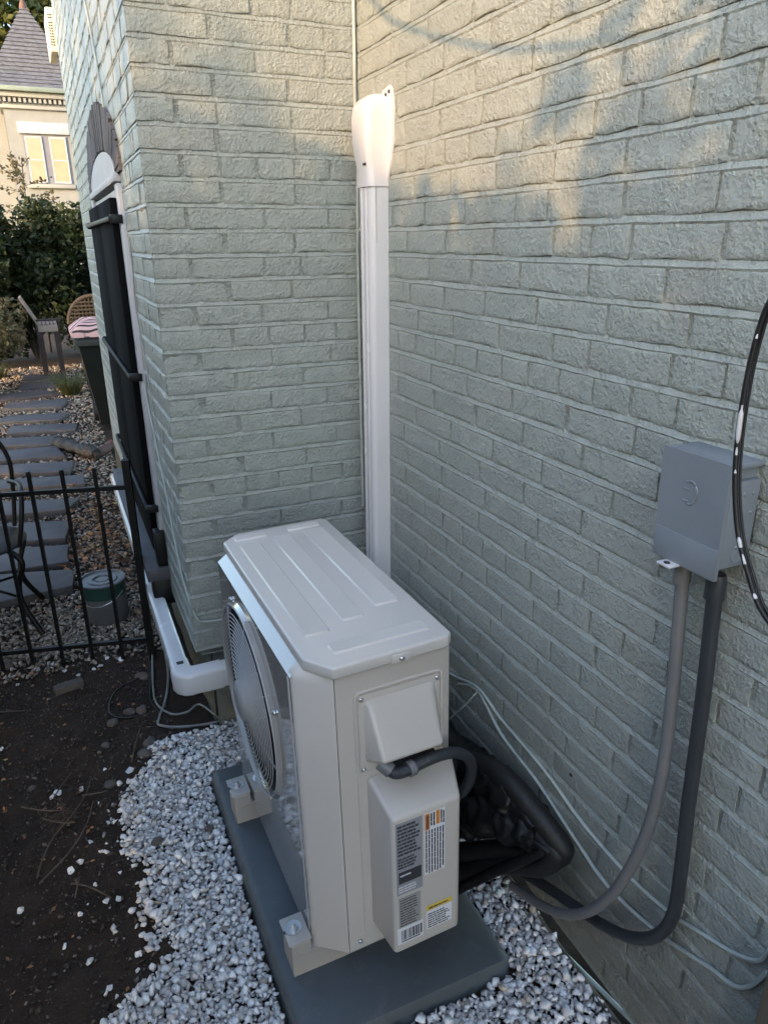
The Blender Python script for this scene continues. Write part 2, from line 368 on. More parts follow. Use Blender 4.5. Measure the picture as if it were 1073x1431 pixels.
def wall(key, org, sd, nrm, s0, s1, ztop, zbot, start=0.0, corner_end=None, hole=None):
    """lays the courses of one wall; returns the mortar mesh (the wall body)"""
    sd, nrm, org = Vector(sd), Vector(nrm), Vector(org)
    R3 = Matrix((sd, -nrm, Vector((0, 0, 1)))).transposed()
    ktop = int(math.ceil((Z0-ztop)/CRS)); kbot = int(math.floor((Z0-zbot)/CRS))
    for k in range(ktop, kbot):                                  # brick of course k lies between joint k+... and joint k
        zt, zb = zc(k), zc(k+1)+JT
        zm = (zt+zb)/2
        rnd = random.Random(hash((key, k)) % 99991)
        rnd = random.Random(k*131+{'a': 1, 'b': 2, 'c': 3}[key])
        header = (k % 7 == 5)
        s = s0-(rnd.uniform(0, 0.09) if key == 'a' else 0)-(0.104 if k % 2 else 0)*(0 if header else 1)-(0.05 if header else 0)
        if key == 'a': s = s0-rnd.uniform(0.0, 0.2)
        if key == 'b': s = s0+(0.203+0.011 if k % 2 else 0.1+0.011)
        if key == 'c': s = s0-rnd.uniform(0, 0.2)
        end = s1
        if key == 'c': end = s1-(0.1+0.011 if k % 2 else 0.203+0.011)
        while s < end-0.02:
            L = (0.0985+rnd.uniform(-.008, .008)) if (header or rnd.random() < 0.10) else (0.2+rnd.uniform(-.02, .012))
            e = s+L
            if end-e < 0.06: e = end if end-s < 0.24 else s+L
            if e > end: e = end
            a = max(s, s0)
            if e-a > 0.012:
                Lr = e-a; cm = (a+e)/2
                if not (hole and hole(cm, zm)):
                    stretch = Lr > 0.135
                    me = rnd.choice(STR if stretch else HED); L0 = 0.2 if stretch else 0.097
                    c = org+sd*cm+Vector((0, 0, zm+rnd.uniform(-.0012, .0012)))+nrm*rnd.uniform(.0008, .0018)
                    fl = Matrix.Diagonal((Lr/L0, 1, 1, 1))
                    M = Matrix.Translation(c) @ R3.to_4x4() @ Matrix.Rotation(rnd.uniform(-.006, .006), 4, 'Y') @ fl
                    BR.append((key, me, M, px_area(c, sd, Lr, CRS-JT)))
            s = e+0.0078+rnd.uniform(-.002, .003)
    # the mortar: one profile per joint, wavy along the wall
    S = np.arange(s0, s1+0.0299, 0.03); S[-1] = s1
    prof = []
    for k in range(ktop, kbot+1):
        z = zc(k)
        prof += [(z+JT+0.0060, -0.0013, 0), (z+JT+0.0012, -0.0028, 0), (z+JT-0.0008, -0.0025, 0), (z+JT-0.0026, -0.0006, 0), (z+0.0036, 0.0002, 1), (z+0.0012, 0.0026, 1), (z-0.0006, 0.0020, 1), (z-0.0045, -0.0013, 0)]
    prof = [(z, d, w) for z, d, w in prof if zbot-0.02 <= z <= ztop+0.02]
    V = []
    for (z, d, w) in prof:
        for s in S:
            q = Vector((s*14, z*21, {'a': 0, 'b': 9, 'c': 20}[key]))
            dz = 0.0022*noise.noise(q)+0.0010*noise.noise(q*3.3)
            dd = (0.0016*noise.noise(q*2.1+Vector((5, 5, 5))) if w else 0)
            V.append(org+sd*s+Vector((0, 0, z+dz))+nrm*(d+dd))
    n = len(S); F = []
    for j in range(len(prof)-1):
        for i in range(n-1): F.append((j*n+i, (j+1)*n+i, (j+1)*n+i+1, j*n+i+1))
    if hole:
        def ctr(f):
            c = sum((Vector(V[i]) for i in f), Vector())/4-org; return hole(c.dot(sd), c.z)
        F = [f for f in F if not ctr(f)]
    me = bpy.data.meshes.new('wall'); me.from_pydata([tuple(v) for v in V], [], F); me.update()
    return link('wall', me, PAINT, house, 60)
# W1: the long wall on the right (x = 0), W2: the wing's face (y = 0), W3: the wing's long side (x = -WW)
WIN_Y0, WIN_Y1, WIN_Z0, WIN_Z1 = 0.60, 1.74, 0.47, 1.815
L3 = 3.05
def hole3(s, z):
    y = L3-s
    if not (WIN_Y0-0.04 < y < WIN_Y1+0.04): return False
    if z < WIN_Z0-0.03: return False
    ym = (WIN_Y0+WIN_Y1)/2; r = (WIN_Y1-WIN_Y0)/2+0.12
    return z < WIN_Z1+0.02+0.25*math.sqrt(max(0, 1-((y-ym)/r)**2))
wa = wall('a', (0, 0, 0), (0, -1, 0), (-1, 0, 0), 0.0, 3.0, 3.2, 0.045)
wb = wall('b', (-WW, 0, 0), (1, 0, 0), (0, -1, 0), 0.0, WW, 3.2, 0.335)
wc = wall('c', (-WW, L3, 0), (0, -1, 0), (-1, 0, 0), 0.0, L3, 3.2, 0.335, hole=hole3)
wa['label'] = 'long sage brick wall on the right with the grey switch box'
wb['label'] = 'narrow sage brick wall face behind the condenser'
wc['label'] = 'bluish shaded brick side of the wing with the shuttered window'
for k in range(int(math.ceil((Z0-3.2)/CRS)), int(math.floor((Z0-0.335)/CRS))):          # bonded corner bricks
    zm = (zc(k)+zc(k+1)+JT)/2; rnd = random.Random(900+k)
    if k % 2: c = Vector((-WW+0.1015-0.0015, 0.05-0.0015, zm)); M = Matrix.Translation(c)
    else: c = Vector((-WW+0.05-0.0015, 0.1015-0.0015, zm)); M = Matrix.Translation(c) @ Matrix.Rotation(math.pi/2, 4, 'Z')
    M = Matrix.Translation((rnd.uniform(-.002, .002), rnd.uniform(-.002, .002), 0)) @ M
    BR.append(('b', rnd.choice(COR), M, 4000))
WALLS = {'a': wa, 'b': wb, 'c': wc}
for key, w in WALLS.items():
    bl = sorted([b for b in BR if b[0] == key], key=lambda b: -b[3])
    lim = {'a': 300, 'b': 150, 'c': 60}[key]
    for (_, me, M, a) in bl[:lim]:
        if a < 60: continue
        o = bpy.data.objects.new('brick', me); COL.objects.link(o); o.parent = w; o.matrix_basis = M
    rest = [b for i, b in enumerate(bl) if i >= lim or b[3] < 60]
    if rest:
        Vs, Fs, base = [], [], 0; cache = {}
        for (_, me, M, a) in rest:
            if me.name not in cache:
                co = np.empty(len(me.vertices)*3, np.float32); me.vertices.foreach_get('co', co)
                fv = np.array([list(p.vertices)+[p.vertices[-1]]*(4-len(p.vertices)) for p in me.polygons]); cache[me.name] = (co.reshape(-1, 3), fv)
            co, fv = cache[me.name]; Mn = np.array(M)
            Vs.append(co@Mn[:3, :3].T+Mn[:3, 3]); Fs.append(fv+base); base += len(co)
        o = from_arrays('bricks', np.concatenate(Vs), np.concatenate(Fs), PAINT, w, 50); kind(o, 'stuff')
# plain body of the house behind the faces, upper storey, foundations
b = MB(); b.box(0.012, 5.0, -6.0, 9.0, 3.2, 6.6).box(-WW+0.012, 0.012, 0.012, L3-0.012, 3.2, 6.6).box(0.03, 0.3, -6.0, -3.0, 0, 3.2)
b.build('upper_wall', PAINT, house)
b = MB(); b.box(-WW+0.045, -0.03, 0.045, L3-0.03, 0.30, 3.2) if False else None
def parge(org, sd, nrm, s0, s1, z0, z1, d0, d1):
    S = np.arange(s0, s1+.02, .04); S[-1] = s1; Zs = np.linspace(z0, z1, 7); V = []; F = []
    for z in Zs:
        for s in S:
            t = (z-z0)/(z1-z0); d = d0+(d1-d0)*t+0.006*noise.noise(Vector((s*6, z*11, 3)))
            V.append(Vector(org)+Vector(sd)*s+Vector(nrm)*d+Vector((0, 0, z)))
    n = len(S)
    for j in range(len(Zs)-1):
        for i in range(n-1): F.append((j*n+i, (j+1)*n+i, (j+1)*n+i+1, j*n+i+1))
    m = MB().add(V, F); return m
parge((0, 0, 0), (0, -1, 0), (-1, 0, 0), 0, 3.0, -0.05, 0.06, 0.008, 0.003).build('foundation', PAINT, house, 180)
parge((-WW, 0, 0), (1, 0, 0), (0, -1, 0), 0.06, WW, -0.05, 0.345, -0.05, -0.055).build('foundation', PAINT, house, 180)
parge((-WW, L3, 0), (0, -1, 0), (-1, 0, 0), 0, L3-.05, -0.05, 0.345, -0.05, -0.055).build('foundation', PAINT, house, 180)
b = MB(); b.box(-WW+0.0, 0, L3-0.0, L3+0.02, -0.05, 3.2); b.build('end_wall', PAINT, house)
b = MB(); b.box(-WW+0.02, 0, 0.02, L3-0.01, 0.332, 0.336); b.build('underside', PAINT, house)
# rear wing, far behind, facing the camera
far = at(86, 71, 1, 9.0).x
b = MB(); b.box(far, 3.0, 9.0, 9.5, -0.05, 8.5, 0.02); rw = b.build('rear_wall', PAINT, house)

# window with black shutters, arch and slate sill on the wing's side
YM = (WIN_Y0+WIN_Y1)/2; HWN = (WIN_Y1-WIN_Y0)/2
arch = MB(); b = MB(); b.box(-WW-0.004, -WW+0.08, WIN_Y0-0.01, WIN_Y1+0.01, WIN_Z0, WIN_Z1+0.02)
win = b.build('shuttered_window', M_WHITEWOOD, house); win['label'] = 'arched window closed by black shutters on the wing side'
jm = MB(); jm.box(-WW-0.016, -WW+0.02, WIN_Y0-0.055, WIN_Y0+0.012, WIN_Z0, WIN_Z1+0.03, 0.003); jm.build('jamb', M_WHITEWOOD, win)
jm = MB(); jm.box(-WW-0.016, -WW+0.02, WIN_Y1-0.012, WIN_Y1+0.055, WIN_Z0, WIN_Z1+0.03, 0.003); jm.build('jamb', M_WHITEWOOD, win)
jm = MB(); jm.box(-WW-0.022, -WW+0.02, WIN_Y0-0.05, WIN_Y1+0.05, WIN_Z1+0.035, WIN_Z1+0.062, 0.004); jm.build('head_trim', M_WHITEWOOD, win)
lun = [(-WW-0.012, YM+HWN*1.0*math.cos(t), WIN_Z1+0.064+0.105*math.sin(t)) for t in np.linspace(0, math.pi, 20)]
m = MB(); m.loft([lun, [(-WW+0.03, p[1], p[2]) for p in lun]]); m.build('lunette_panel', M_WHITEWOOD, win)
NV = 46
for i in range(NV):                                     # soldier pieces of the weathered arch
    t0, t1 = math.pi*i/NV, math.pi*(i+0.97)/NV; rr = random.Random(i)
    ri, ro = rr.uniform(.0, .008), rr.uniform(-.008, .008); pr = -WW-0.010-rr.uniform(0, .004)
    q = []
    for t, g in ((t0, 0), (t1, 0), (t1, 1), (t0, 1)):
        A, B = (HWN+0.01+ri, 0.112+ri) if g == 0 else (HWN+0.15+ro, 0.275+ro)
        q.append((YM+A*math.cos(t), WIN_Z1+0.06+B*math.sin(t)))
    m = MB(); m.loft([[(pr, a, c) for a, c in q], [(-WW+0.03, a, c) for a, c in q]]); m.build('arch_piece', M_GREYWOOD, win)
for k in range(2):                                      # two shutter leaves
    ya = WIN_Y0+0.03+k*(HWN-0.02)+k*0.006; yb = ya+HWN-0.026
    m = MB(); m.box(-WW-0.038, -WW-0.014, ya, yb, WIN_Z0+0.02, WIN_Z1-0.01, 0.004)
    sh = m.build('shutter', M_SHUT, win)
for z in (0.70, 1.205, 1.735):                          # iron bars across the shutters
    m = MB(); m.box(-WW-0.056, -WW-0.044, WIN_Y0-0.06, WIN_Y1+0.05, z-0.008, z+0.008, 0.002)
    for yy in (WIN_Y0-0.05, WIN_Y1+0.04): m.box(-WW-0.05, -WW-0.01, yy-0.010, yy+0.010, z-0.014, z+0.014, 0.002)
    m.build('iron_bar', M_IRON, win)
m = MB(); m.box(-WW-0.085, -WW+0.04, WIN_Y0-0.10, WIN_Y1+0.25, WIN_Z0-0.055, WIN_Z0-0.003, 0.006); m.build('slate_sill', M_SLATE, house)
m = MB(); m.box(-WW-0.07, -WW+0.03, WIN_Y0-0.085, WIN_Y0-0.02, WIN_Z0-0.17, WIN_Z0-0.057, 0.01); m.build('sill_bracket', M_IRON, house)
m = MB(); m.box(-WW-0.04, -WW+0.0, WIN_Y0-0.085, WIN_Y0-0.02, WIN_Z0-0.0, WIN_Z0+0.14, 0.004); m.build('hinge_block', M_IRON, house)

# ------------------------------------------------------------------ white line-set covers
LC = thing('line_set_cover', 'white plastic pipe cover running up the corner above the condenser', 'pipe cover', (0, -0.18, 0.3))
W_C, D_C, YR = 0.088, 0.056, -0.215
def duct_ring(z, d=D_C, w=W_C, yr=YR, r=0.016, lean=0.0, y_shift=0.0):
    pts = [(0.0, yr), (-d+r*0.0+0.0, yr)]
    P = [Vector((-0.001, yr+lean, z))]
    for t in np.linspace(0, math.pi/2, 5): P.append(Vector((-d+r-r*math.sin(t), yr+lean+r-r*math.cos(t), z)))
    for t in np.linspace(0, math.pi/2, 5): P.append(Vector((-d+r-r*math.cos(t), yr+lean+w-r+r*math.sin(t), z)))
    P.append(Vector((-0.001, yr+lean+w, z)))
    return P
b = MB(); b.loft([duct_ring(0.31, lean=-.006), duct_ring(1.86)]); b.build('duct', M_WHITEPL, LC, 30)
for dy, dx, ww in ((0.0, 0.0, 0),):
    g = MB()
    for yy in (YR+0.030, YR+0.060):
        g.box(-D_C-0.0025, -D_C+0.004, yy-0.0035, yy+0.0035, 0.315, 1.855, 0.0012)
    g.build('rib', M_WHITEPL, LC)
    g = MB(); g.box(-D_C+0.017, -D_C+0.0186, YR-0.0008, YR+0.004, 0.315, 1.855); g.build('seam', M_CAB_GREY, LC)
rings = []
for z, d, w, sh, r in ((1.80, .061, .096, -.004, .018), (1.83, .061, .096, -.004, .018), (1.845, .061, .097, -.004, .018), (1.88, .067, .102, -.006, .016), (1.92, .071, .109, -.009, .016), (1.975, .071, .113, -.011, .017), (1.998, .068, .111, -.010, .019), (2.013, .060, .104, -.006, .022), (2.023, .045, .088, .003, .02), (2.027, .02, .055, .018, .009)):
    rings.append([p+Vector((0, sh, 0)) for p in duct_ring(z, d, w, YR, r)])
b = MB(); b.loft(rings); cap = b.build('cover_cap', M_WHITEPL, LC, 40)
fl = [(-.247, 1.87), (-.258, 1.93), (-.257, 2.0), (-.25, 2.032), (-.236, 2.042), (-.20, 2.036), (-.165, 2.02), (-.13, 1.99), (-.13, 1.83), (-.213, 1.80)]
b = MB(); b.loft([[(-.007, y, z) for y, z in fl], [(-.001, y, z) for y, z in fl]]); b.build('flange', M_WHITEPL, LC, 30)
for y, z in ((-.215, 2.022), (-.236, 2.027)):
    b = MB(); b.lathe([(.0048, 0), (.0048, .0015), (.003, .0025)], 12, (-.0075, y, z), (-1, 0, 0)); b.build('screw_hole', M_DARKIN, LC)
b = MB(); b.box(-.0645, -.060, -.205, -.185, 1.853, 1.859); b.build('clip_slot', M_DARKIN, LC)

PI_ = math.pi
DR = thing('horizontal_pipe_cover', 'white plastic pipe cover along the wing base with an elbow behind the condenser', 'pipe cover', (-.69, 0, 0.3))
def rect_ring(c, u, v, a, bb, r=0.014, n=4):
    out = []
    for (su, sv, t0) in ((1, 1, 0), (-1, 1, PI_/2), (-1, -1, PI_), (1, -1, 1.5*PI_)):
        for t in np.linspace(t0, t0+PI_/2, n): out.append(Vector(c)+Vector(u)*(su*(a-r)+r*math.cos(t))+Vector(v)*(sv*(bb-r)+r*math.sin(t)))
    return out
X, Z = Vector((1, 0, 0)), Vector((0, 0, 1)); Y = Vector((0, 1, 0))
PX, PZ = -WW-0.058, 0.295
b = MB(); b.loft([rect_ring((PX, y, PZ+0.02*(y+.05)/2.3), X, Z, .029, .037) for y in (-.01, 0.4, 0.9, 1.5, 2.25)]); b.build('duct', M_WHITEPL, DR, 30)
b = MB(); b.loft([rect_ring((PX, y, PZ+.02), X, Z, .031, .039) for y in (2.23, 2.27)]); b.build('end_collar', M_WHITEPL, DR, 30)
rings = [rect_ring((PX, 0.03, PZ), X, Z, .032, .040), rect_ring((PX, -0.015, PZ), X, Z, .033, .041)]
for t in np.linspace(0, PI_/2, 6)[1:]:
    cxy = Vector((PX+0.042*(1-math.cos(t)), -0.018-0.042*math.sin(t), PZ)); uu = Vector((math.cos(t), math.sin(t), 0)); k_ = 1+.16*math.sin(2*t)
    rings.append(rect_ring(cxy-uu*.006*math.sin(2*t), uu, Z, .033*k_, .041))
rings.append(rect_ring((PX+.125, -.06, PZ), Y, Z, .034, .042))
b = MB(); b.loft(rings); b.build('elbow', M_WHITEPL, DR, 40)
b = MB(); b.loft([rect_ring((x, -.06, PZ), Y, Z, .031, .039) for x in (PX+.10, -.2, -.02)]); b.build('duct', M_WHITEPL, DR, 30)
b = MB(); b.box(PX-.01, PX+.012, -.01, .006, PZ+.0405, PZ+.043); b.build('elbow_slot', M_DARKIN, DR)

# ------------------------------------------------------------------ pad and condenser
AS = 0.97; AO = Vector((-.4153, -.692, .127)); AR = Matrix.Rotation(math.radians(.9), 3, 'Z') @ Matrix.Rotation(math.radians(-1.2), 3, 'Y')
pad = thing('equipment_pad', 'dark grey plastic pad under the condenser', 'pad', (-.4, -.7, 0))
b = MB(); po = [(-.648, -1.19), (-.135, -1.19), (-.135, -.235), (-.648, -.235)]; pi = [(-.632, -1.17), (-.152, -1.17), (-.152, -.252), (-.632, -.252)]
def rnd_rect(x0, x1, y0, y1, z, r=.02, n=5):
    o = []
    for cx, cy, t0 in ((x1-r, y1-r, 0), (x0+r, y1-r, PI_/2), (x0+r, y0+r, PI_), (x1-r, y0+r, 1.5*PI_)):
        for t in np.linspace(t0, t0+PI_/2, n): o.append((cx+r*math.cos(t), cy+r*math.sin(t), z))
    return o
b.loft([rnd_rect(-.655, -.128, -1.196, -.228, -.02), rnd_rect(-.650, -.133, -1.19, -.234, .046), rnd_rect(-.645, -.138, -1.185, -.239, .055), rnd_rect(-.632, -.152, -1.168, -.252, .060)])
b.build('pad_body', M_PAD, pad, 40)
ac = thing('outdoor_condenser', 'warm grey mini split condenser standing on the dark pad', 'condenser', AO, local=True)
ac.rotation_euler = AR.to_euler(); ac.scale = (AS,)*3
poly = [(-.162, -.325), (-.088, -.385), (.172, -.385), (.18, -.377), (.18, .37), (-.088, .37), (-.162, .31)]
ins = [(-.138, -.318), (-.086, -.366), (.172, -.366), (.178, -.362), (.178, .355), (-.082, .355), (-.138, .305)]
FC = (.06, .462); FR = .247
b = MB()
# shell: sides (front face handled with a round opening)
ring0 = [(x, y, 0.0) for x, y in poly]; ring1 = [(x, y, .752) for x, y in poly]
n = len(poly)
base = len(b.v); b.v += ring0+ring1+[(x, y, .772) for x, y in ins]
for i in range(n):
    j = (i+1) % n
    if i == 0 or i == 1 or i == 2: continue
    if i == n-1: continue                                      # front face edge (last -> first)
    b.f.append((base+i, base+j, base+n+j, base+n+i))
for i in range(2, n-1): b.f.append((base+n+i, base+n+(i+1) % n, base+2*n+(i+1) % n, base+2*n+i))
b.f.append(tuple(base+2*n+i for i in range(n))); b.f.append(tuple(base+i for i in reversed(range(n))))
cab = b.build('cabinet', M_AC, ac, 30)
# side panel (near side), set back a hair from the wrapped front panel
b = MB(); b.v += [(-.0884, -.3846, .0), (.1725, -.3848, .0), (.18, -.377, 0), (-.0884, -.3846, .772), (.1725, -.3848, .772), (.18, -.377, .772)]
b.f += [(0, 1, 4, 3), (1, 2, 5, 4)]; b.build('side_panel', M_AC, ac, 60)
# front panel with opening, wraps round the chamfered corner
b = MB(); xf = -.162; ya, yb, za, zb = -.325, .31, 0.0, .752
ang = sorted(set([round(2*PI_*i/72, 5) for i in range(72)]+[round(math.atan2(z-FC[1], y-FC[0]) % (2*PI_), 5) for y in (ya, yb) for z in (za, zb)]))
def rect_hit(t):
    c, s_ = math.cos(t), math.sin(t); k = 1e9
    if c > 1e-9: k = min(k, (yb-FC[0])/c)
    if c < -1e-9: k = min(k, (ya-FC[0])/c)
    if s_ > 1e-9: k = min(k, (zb-FC[1])/s_)
    if s_ < -1e-9: k = min(k, (za-FC[1])/s_)
    return FC[0]+k*c, FC[1]+k*s_
rs = [[], [], [], []]
for t in ang:
    rs[0].append((xf, *rect_hit(t))); c, s_ = math.cos(t), math.sin(t)
    rs[1].append((xf, FC[0]+(FR+.014)*c, FC[1]+(FR+.014)*s_)); rs[2].append((xf-.010, FC[0]+(FR+.006)*c, FC[1]+(FR+.006)*s_)); rs[3].append((xf+.004, FC[0]+(FR-.004)*c, FC[1]+(FR-.004)*s_))
b.loft(rs, caps=False)
bv = len(b.v); b.v += [(-.162, -.325, 0), (-.0895, -.3846, 0), (-.0895, -.3846, .752), (-.162, -.325, .752), (-.138, -.318, .772), (-.087, -.366, .772), (-.138, .305, .772), (-.162, .31, .752), (-.086, -.3848, .757)]
b.f += [(bv+7, bv+3, bv+4, bv+6)]
cpp = [(-.1621, -.305), (-.1618, -.316), (-.160, -.324), (-.156, -.3305), (-.150, -.3365), (-.105, -.373), (-.098, -.3785), (-.0935, -.3828), (-.0895, -.3846)]
cpi = [(-.138, -.302), (-.138, -.309), (-.1375, -.314), (-.135, -.318), (-.131, -.322), (-.102, -.352), (-.097, -.357), (-.092, -.362), (-.087, -.366)]
cp = MB(); nC = len(cpp)
cp.v += [(x-.0006, y-.0004, 0) for x, y in cpp]+[(x-.0006, y-.0004, .746) for x, y in cpp]+[(x*.8+xi*.2, y*.8+yi*.2, .757) for (x, y), (xi, yi) in zip(cpp, cpi)]+[(x*.4+xi*.6, y*.4+yi*.6, .768) for (x, y), (xi, yi) in zip(cpp, cpi)]+[(x, y, .7725) for x, y in cpi]
for k in range(4):
    for i in range(nC-1): cp.f.append((k*nC+i, k*nC+i+1, (k+1)*nC+i+1, (k+1)*nC+i))
cp.build('corner_panel', M_AC, ac, 60)
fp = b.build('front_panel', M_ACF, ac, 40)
# fan well, blades and guard
b = MB(); b.lathe([(FR-.004, 0), (FR-.012, .03), (FR-.012, .17)], 60, (xf+.004, *FC), (1, 0, 0), caps=False); b.build('fan_well', M_DARKIN, ac, 60)
b = MB(); b.lathe([(FR-.012, .0), (.001, .0)], 60, (xf+.173, *FC), (1, 0, 0), caps=False); b.build('coil', M_DARKIN, ac, 0)
b = MB()
for k in range(3):
    R_ = [[], []]
    for i in range(13):
        t = 2*PI_*k/3+i/12*1.55
        for j in range(7):
            r = .05+(FR-.075)*j/6; tw = .05*(i/12-.5)
            tt = t+0.25*(j/6)
            R_[0].append((xf+.035+tw*1.2, FC[0]+r*math.cos(tt), FC[1]+r*math.sin(tt)))
    base = len(b.v); b.v += R_[0]
    for i in range(12):
        for j in range(6): b.f.append((base+i*7+j, base+(i+1)*7+j, base+(i+1)*7+j+1, base+i*7+j+1))
b.lathe([(.058, -.03), (.06, 0), (.06, .07)], 24, (xf+.02, *FC), (1, 0, 0)); b.build('fan_blades', M_FAN, ac, 60)
b = MB()
def ringtube(r, x, rad, seg=64, ns=5):
    rings = [[(x+rad*math.cos(2*PI_*q/ns), FC[0]+(r+rad*math.sin(2*PI_*q/ns))*math.cos(2*PI_*i/seg), FC[1]+(r+rad*math.sin(2*PI_*q/ns))*math.sin(2*PI_*i/seg)) for q in range(ns)] for i in range(seg)]
    rings.append(rings[0]); b.loft(rings, caps=False)
def dome(r): return xf-.012-.020*(1-(r/FR)**2)
r = .052
while r < FR-.006: ringtube(r, dome(r), .0014); r += .0105
ringtube(FR+.004, xf-.011, .0024)
for k in range(8):
    t = 2*PI_*k/8+.2
    b.tube([(dome(r)+.003, FC[0]+r*math.cos(t), FC[1]+r*math.sin(t)) for r in (.05, .11, .17, .22, FR)]+[(xf-.004, FC[0]+(FR+.012)*math.cos(t), FC[1]+(FR+.012)*math.sin(t))], .0019, 6, 3)
guard = b.build('fan_guard', M_WIRE, ac, 60)
b = MB(); b.lathe([(.054, -.004), (.054, .002), (.046, .007)], 32, (dome(0.04)+.002, *FC), (-1, 0, 0)); b.build('guard_boss', M_WIRE, guard)
for k in range(4):
    t = PI_/4+k*PI_/2+.35; b = MB(); b.lathe([(.0065, 0), (.0065, .004), (.003, .008)], 12, (xf-.001, FC[0]+(FR+.017)*math.cos(t), FC[1]+(FR+.017)*math.sin(t)), (-1, 0, 0)); b.build('guard_screw', M_STEEL, guard)
# lid
lp = [(-.137, -.335), (-.094, -.398), (.168, -.394), (.183, -.38), (.183, .362), (.166, .378), (-.09, .378), (-.137, .336)]
b = MB(); b.prism(lp, .768, .7965, .0055, 3); lid = b.build('lid', M_LID, ac, 40)
def emboss(x0, x1, y0, y1, name='raised_rib', h=.0046):
    m = MB(); m.loft([rnd_rect(x0, x1, y0, y1, .7960, .006, 3), rnd_rect(x0+.0035, x1-.0035, y0+.0035, y1-.0035, .7962+h, .005, 3)])
    m.build(name, M_LID, lid, 40)
emboss(-.105, -.045, -.262, .285); emboss(-.008, .048, -.235, .30); emboss(.085, .148, -.205, .305)
emboss(-.075, .150, -.352, -.308); emboss(-.105, -.01, .318, .352); emboss(.05, .150, .322, .352)
b = MB(); b.box(.033, .077, -.4012, -.3975, .770, .7905, .0015); b.build('screw_recess', M_LID, lid)
b = MB(); b.lathe([(.0062, 0), (.0062, .003), (.0035, .0055)], 14, (.055, -.401, .779), (0, -1, 0)); b.build('screw', M_STEEL, lid)
# embossed frame and covers on the side
def tube_side(pts, r, name, m_=M_AC):
    mm = MB(); mm.tube(pts, r, 8, 5); return mm.build(name, m_, ac, 60)
yS = -.3855
tube_side([(-.047, yS, .515), (-.047, yS, .60), (-.047, yS, .69), (-.043, yS, .709), (-.03, yS, .714), (.05, yS, .715), (.14, yS, .714), (.153, yS, .709), (.157, yS, .695), (.157, yS, .60), (.157, yS, .03)], .0038, 'embossed_bead')
tube_side([(-.047, yS, .515), (-.046, yS, .30), (-.046, yS, .03)], .0025, 'embossed_bead')
b = MB(); b.box(-.041, .151, -.3868, -.3846, .512, .7065, .0008); cov = b.build('terminal_plate', M_PLASTIC, ac)
# wedge shaped terminal hood
def hood(name, x0, x1, zt, zb, d0, d1, inset, parent, m_, r=.010):
    bm = bmesh.new()
    P = [(x0, -.386, zt), (x1, -.386, zt), (x1, -.386, zb), (x0, -.386, zb)]
    Q = [(x0+inset[0], -.386-d0, zt-inset[2]), (x1-inset[1], -.386-d0, zt-inset[2]), (x1-inset[1], -.386-d1, zb+inset[3]), (x0+inset[0], -.386-d1, zb+inset[3])]
    v = [bm.verts.new(p) for p in P+Q]
    for f in ((0, 1, 2, 3), (4, 7, 6, 5), (0, 4, 5, 1), (1, 5, 6, 2), (2, 6, 7, 3), (3, 7, 4, 0)): bm.faces.new([v[i] for i in f])
    bmesh.ops.recalc_face_normals(bm, faces=bm.faces[:])
    bmesh.ops.bevel(bm, geom=[e for e in bm.edges if not all(abs(q.co.y+.386) < 1e-5 for q in e.verts)], offset=r, segments=4, affect='EDGES', profile=.5)
    return MB().frombm(bm).build(name, m_, parent, 50)
hood('terminal_hood', -.028, .140, .692, .535, .006, .068, (.012, .014, .006, .040), ac, M_PLASTIC, .008)
b = MB(); b.box(-.006, .118, -.440, -.3875, .5405, .5440, M=Matrix.Translation((0, 0, 0))); b.build('hood_opening', M_DARKIN, ac)
for x, z in ((-.034, .698), (.144, .698), (.144, .520), (-.034, .52), (-.062, .025), (.12, .03), (.168, .3)):
    b = MB(); b.lathe([(.0052, 0), (.0052, .003), (.003, .005)], 12, (x, -.3868, z), (0, -1, 0)); b.build('screw', M_STEEL, ac)
vc = hood('valve_cover', -.026, .182, .492, .062, .100, .100, (.009, .034, .036, .004), ac, M_PLASTIC, .010)
# labels on the valve cover (front plane)
yL = -.4862
def lmap(mm):
    mm.v = [((x-.004)*.926-.009, y, (z-.185)*.952+.242) for x, y, z in mm.v]; return mm
def lab(name, x0, x1, z0, z1, m_, parent=vc, y=yL, r=0.0):
    mm = MB(); mm.box(x0, x1, y-.0006, y+.0012, z0, z1); return lmap(mm).build(name, m_, parent, 0)
ML_GREY = mat('rating_plate_print', (0.23, 0.235, 0.25), .45, .05); ML_WHITE = mat('white_sticker', (0.6, 0.6, 0.62), .45, .03); ML_INK = mat('dark_ink', (0.03, 0.03, 0.035), .5, .1)
ML_ORANGE = mat('orange_header', (0.55, 0.2, 0.035), .45, .05); ML_YELLOW = mat('yellow_header', (0.6, 0.42, 0.05), .45, .05); ML_BEIGE = mat('grey_print_block', (0.27, 0.26, 0.25), .45, .05); ML_PALEINK = mat('pale_ink', (0.5, 0.5, 0.53), .5, .05)
